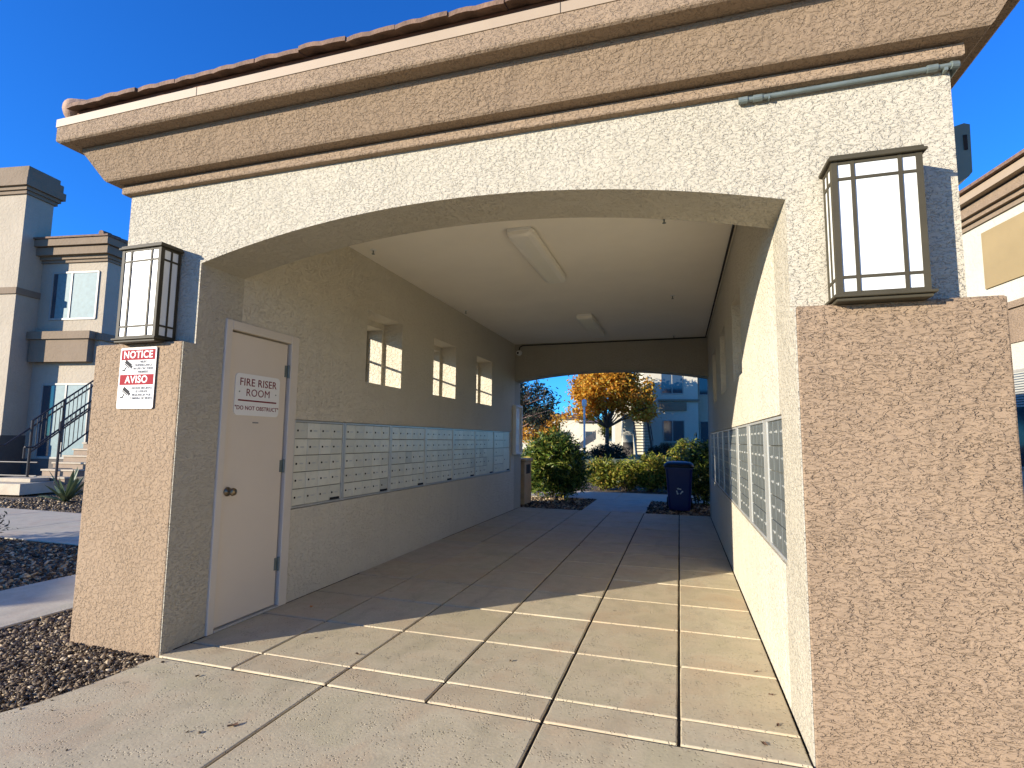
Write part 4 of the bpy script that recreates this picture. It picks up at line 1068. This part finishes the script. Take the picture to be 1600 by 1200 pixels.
tree((-7.0, 22, .3), 1.6, [(-6.1, 22, 3.0, 1.25, 1.1, .85), (-5.9, 21.8, 2.35, .9, .9, .45), (-7.6, 22, 3.4, 1.5, 1.3, 1.1)],
     'dark leaved tree with bare pinkish branches at the left of the back arch', M['leaf_dark'], M['bark_pink'], 12, 260, 40, .14, .12, .10, .5, 26, 7)
tree((-9.8, 40, .4), 1.5, [(-9.7, 40, 2.5, 1.2, 1.0, 1.0), (-10.8, 40, 2.0, 1, 1, .9)],
     'small yellow tree far behind the dark tree', M['leaf_yellow'], M['bark'], 13, 160, 30, .16, .16, .08, .7, 10, 2)
tree((-5.6, 44, .4), 2.0, [(-5.3, 44, 2.6, .8, .8, .9)], 'small yellow green tree far behind the orange tree', M['leaf_hedge'], M['bark'], 14, 90, 30, .16, .16, .07, .6, 8, 2)
def bush(loc, blobs, label, mat, seed, nclump, per, spread, size, aspect=.25, up=.25, group=None, cat='bush'):
    r = np.random.RandomState(seed); t = thing('bush', loc, label, cat, group)
    m = MB(); b0 = Vector(loc)
    for i in range(16):
        b = blobs[r.randint(len(blobs))]; d = r.normal(size=3); d /= np.linalg.norm(d); e = Vector(np.array(b[:3])+d*np.array(b[3:6])*.7)
        if e.z < b0.z+.1: e.z = b0.z+.1
        m.tube((e.x*.4+b0.x*.6, e.y*.4+b0.y*.6, b0.z-.05), e, .018, 5, .005)
    m.build('stem', M['bark'], t)
    P = clump_points(r, blobs, nclump, per, spread); P = P[P[:, 2] > b0.z+.02]
    for i in range(14):
        b = blobs[r.randint(len(blobs))]; d = r.normal(size=3); d[2] = abs(d[2])+.3; d /= np.linalg.norm(d)
        a0 = np.array(b[:3])+d*np.array(b[3:6])*.8; n_ = 14
        P = np.concatenate([P, a0+np.linspace(0, 1, n_)[:, None]*(d*np.array(b[3:6])*r.uniform(.3, .6))+r.normal(size=(n_, 3))*.02])
    leafmesh('foliage', P, size, mat, t, r, aspect, up); return t
bush((-2.95, 13.0, -.02), [(-2.95, 13.0, .78, .74, .7, .70), (-3.0, 13.0, 1.15, .55, .5, .42), (-2.6, 12.9, .55, .5, .5, .45), (-3.5, 13.2, .6, .45, .5, .55)],
     'large oleander bush with sunlit tips behind the left end of the passage', M['leaf_bush'], 21, 430, 24, .085, .17, .2, .45, 'garden bushes behind the passage')
hx = [(-2.15, .45, .52), (-1.45, .5, .50), (-.75, .5, .62), (-.1, .5, .48)]
hl = ['clipped hedge bush next to the large oleander', 'second clipped hedge bush from the oleander at the end of the walk', 'third clipped hedge bush at the end of the walk', 'hedge bush behind the blue recycling cart']
for i, (x, rx, h) in enumerate(hx):
    bush((x, 16.0, -.02), [(x, 16.0, h*.8, rx, .45, h*.75)], hl[i], M['leaf_hedge'], 30+i, 200, 22, .075, .10, .35, .3, 'garden bushes behind the passage')
bush((.45, 13.0, -.02), [(.45, 13.0, .7, .55, .6, .65), (.95, 13.2, .9, .6, .6, .55)], 'tall bush to the right of the recycling cart', M['leaf_bush'], 41, 360, 26, .08, .12, .22, .3, 'garden bushes behind the passage')
bush((.3, 16.6, 0), [(.25, 16.6, .95, .5, .4, .42)], 'yellow green bush behind the recycling cart and before the lawn', M['leaf_hedge'], 42, 150, 26, .07, .09, .35, .2, 'garden bushes behind the passage')
for i, (x, y, rx, h, l) in enumerate(((-3.3, 27, .9, .45, 'low dark shrub under the orange tree'), (-1.2, 31.0, .5, .35, 'dark shrub at the foot of the outdoor stair'), (-.6, 31.8, .75, .45, 'dark shrub below the lower window of the pale house'),
                                   (-5.6, 26, .8, .8, 'dark rounded shrub behind the large oleander'))):
    bush((x, y, .35), [(x, y, .4+h*.7, rx, .6, h)], l, M['leaf_dark'], 50+i, 150, 30, .09, .11, .4, .2)
# agave
ag = thing('agave', (-12.3, 8.2, 0), 'spiky grey green agave in the gravel beside the left pier', 'plant')
r = random.Random(5)
for k_ in range(22):
    a = r.uniform(0, 2*pi); el = r.uniform(.35, 1.4); L = r.uniform(.55, .85); w = .045
    d = Vector((cos(a)*cos(el), sin(a)*cos(el), sin(el))); s = Vector((-sin(a), cos(a), 0)); up = d.cross(s)
    m = MB(); pts = []
    for j in range(6):
        t = j/5; c = Vector((-12.3, 8.2, 0))+d*L*t+Vector((0, 0, -.12*t*t*cos(el))); ww = w*(sin(pi*min(1, .25+t*.75))**.7)+.002
        pts += [c-s*ww, c+up*ww*.45, c+s*ww]
    m.add([tuple(p) for p in pts], [(3*j, 3*j+1, 3*j+4, 3*j+3) for j in range(5)]+[(3*j+1, 3*j+2, 3*j+5, 3*j+4) for j in range(5)])
    m.build('leaf', M['agave'], ag)
bush((-13.6, 10.2, .1), [(-13.6, 10.2, .42, .3, .25, .25)], 'small green potted plant under the stairs', M['leaf_hedge'], 61, 40, 20, .05, .06, .4, .2, cat='plant')
bush((-8.7, 4.6, -.02), [(-8.9, 4.7, .15, .5, .4, .2)], 'low twiggy ground plant at the left edge of the shaded gravel', M['leaf_dark'], 62, 60, 16, .06, .06, .3, .3, cat='plant')

# fallen leaves on the paving
lv = [(-2.94, 3.93, 'orange_leaf', .035), (-2.1, 2.25, 'dead_leaf', .04), (-2.02, 3.20, 'dead_leaf', .03), (-2.72, 2.62, 'dead_leaf', .02), (-1.05, 3.42, 'dead_leaf', .022), (-2.45, 3.35, 'dead_leaf', .018), (-1.3, 7.3, 'dead_leaf', .03), (.35, 2.90, 'dead_leaf', .03), (.44, 3.1, 'dead_leaf', .022), (.46, 3.45, 'dead_leaf', .02), (.42, 3.75, 'dead_leaf', .02)]
lv_lab = ['orange fallen leaf at the foot of the left passage wall', 'dry brown leaf on the front slab, nearest the camera', 'brown leaf beside the long joint just inside the passage',
          'tiny brown leaf on the front slab by the left pier', 'brown leaf in the middle of a sunlit slab right of centre', 'tiny brown leaf on a sunlit slab near the door',
          'brown leaf far back on the shaded passage floor', 'dead leaf lodged at the joint end nearest the right pier', 'second dead leaf from the front at the foot of the right wall',
          'third dead leaf from the front at the foot of the right wall', 'farthest dead leaf at the foot of the sunlit right wall']
for i, (x, y, mm, s) in enumerate(lv):
    rr = random.Random(i); a = rr.uniform(0, 6.28); m = MB(); s *= .72
    pts = [(0, 0, .002)]+[(s*(1 if j % 2 else .62)*cos(2*pi*j/8)*1.25, s*(1 if j % 2 else .62)*sin(2*pi*j/8)*.6, .003+rr.uniform(0, .008)) for j in range(8)]
    pts = [(x+px*cos(a)-py*sin(a), y+px*sin(a)+py*cos(a), pz) for px, py, pz in pts]
    m.add(pts, [(0, 1+j, 1+(j+1) % 8) for j in range(8)]); o = m.build('fallen_leaf', M[mm])
    tag(o, lv_lab[i], 'leaf', 'fallen leaves on the paving')
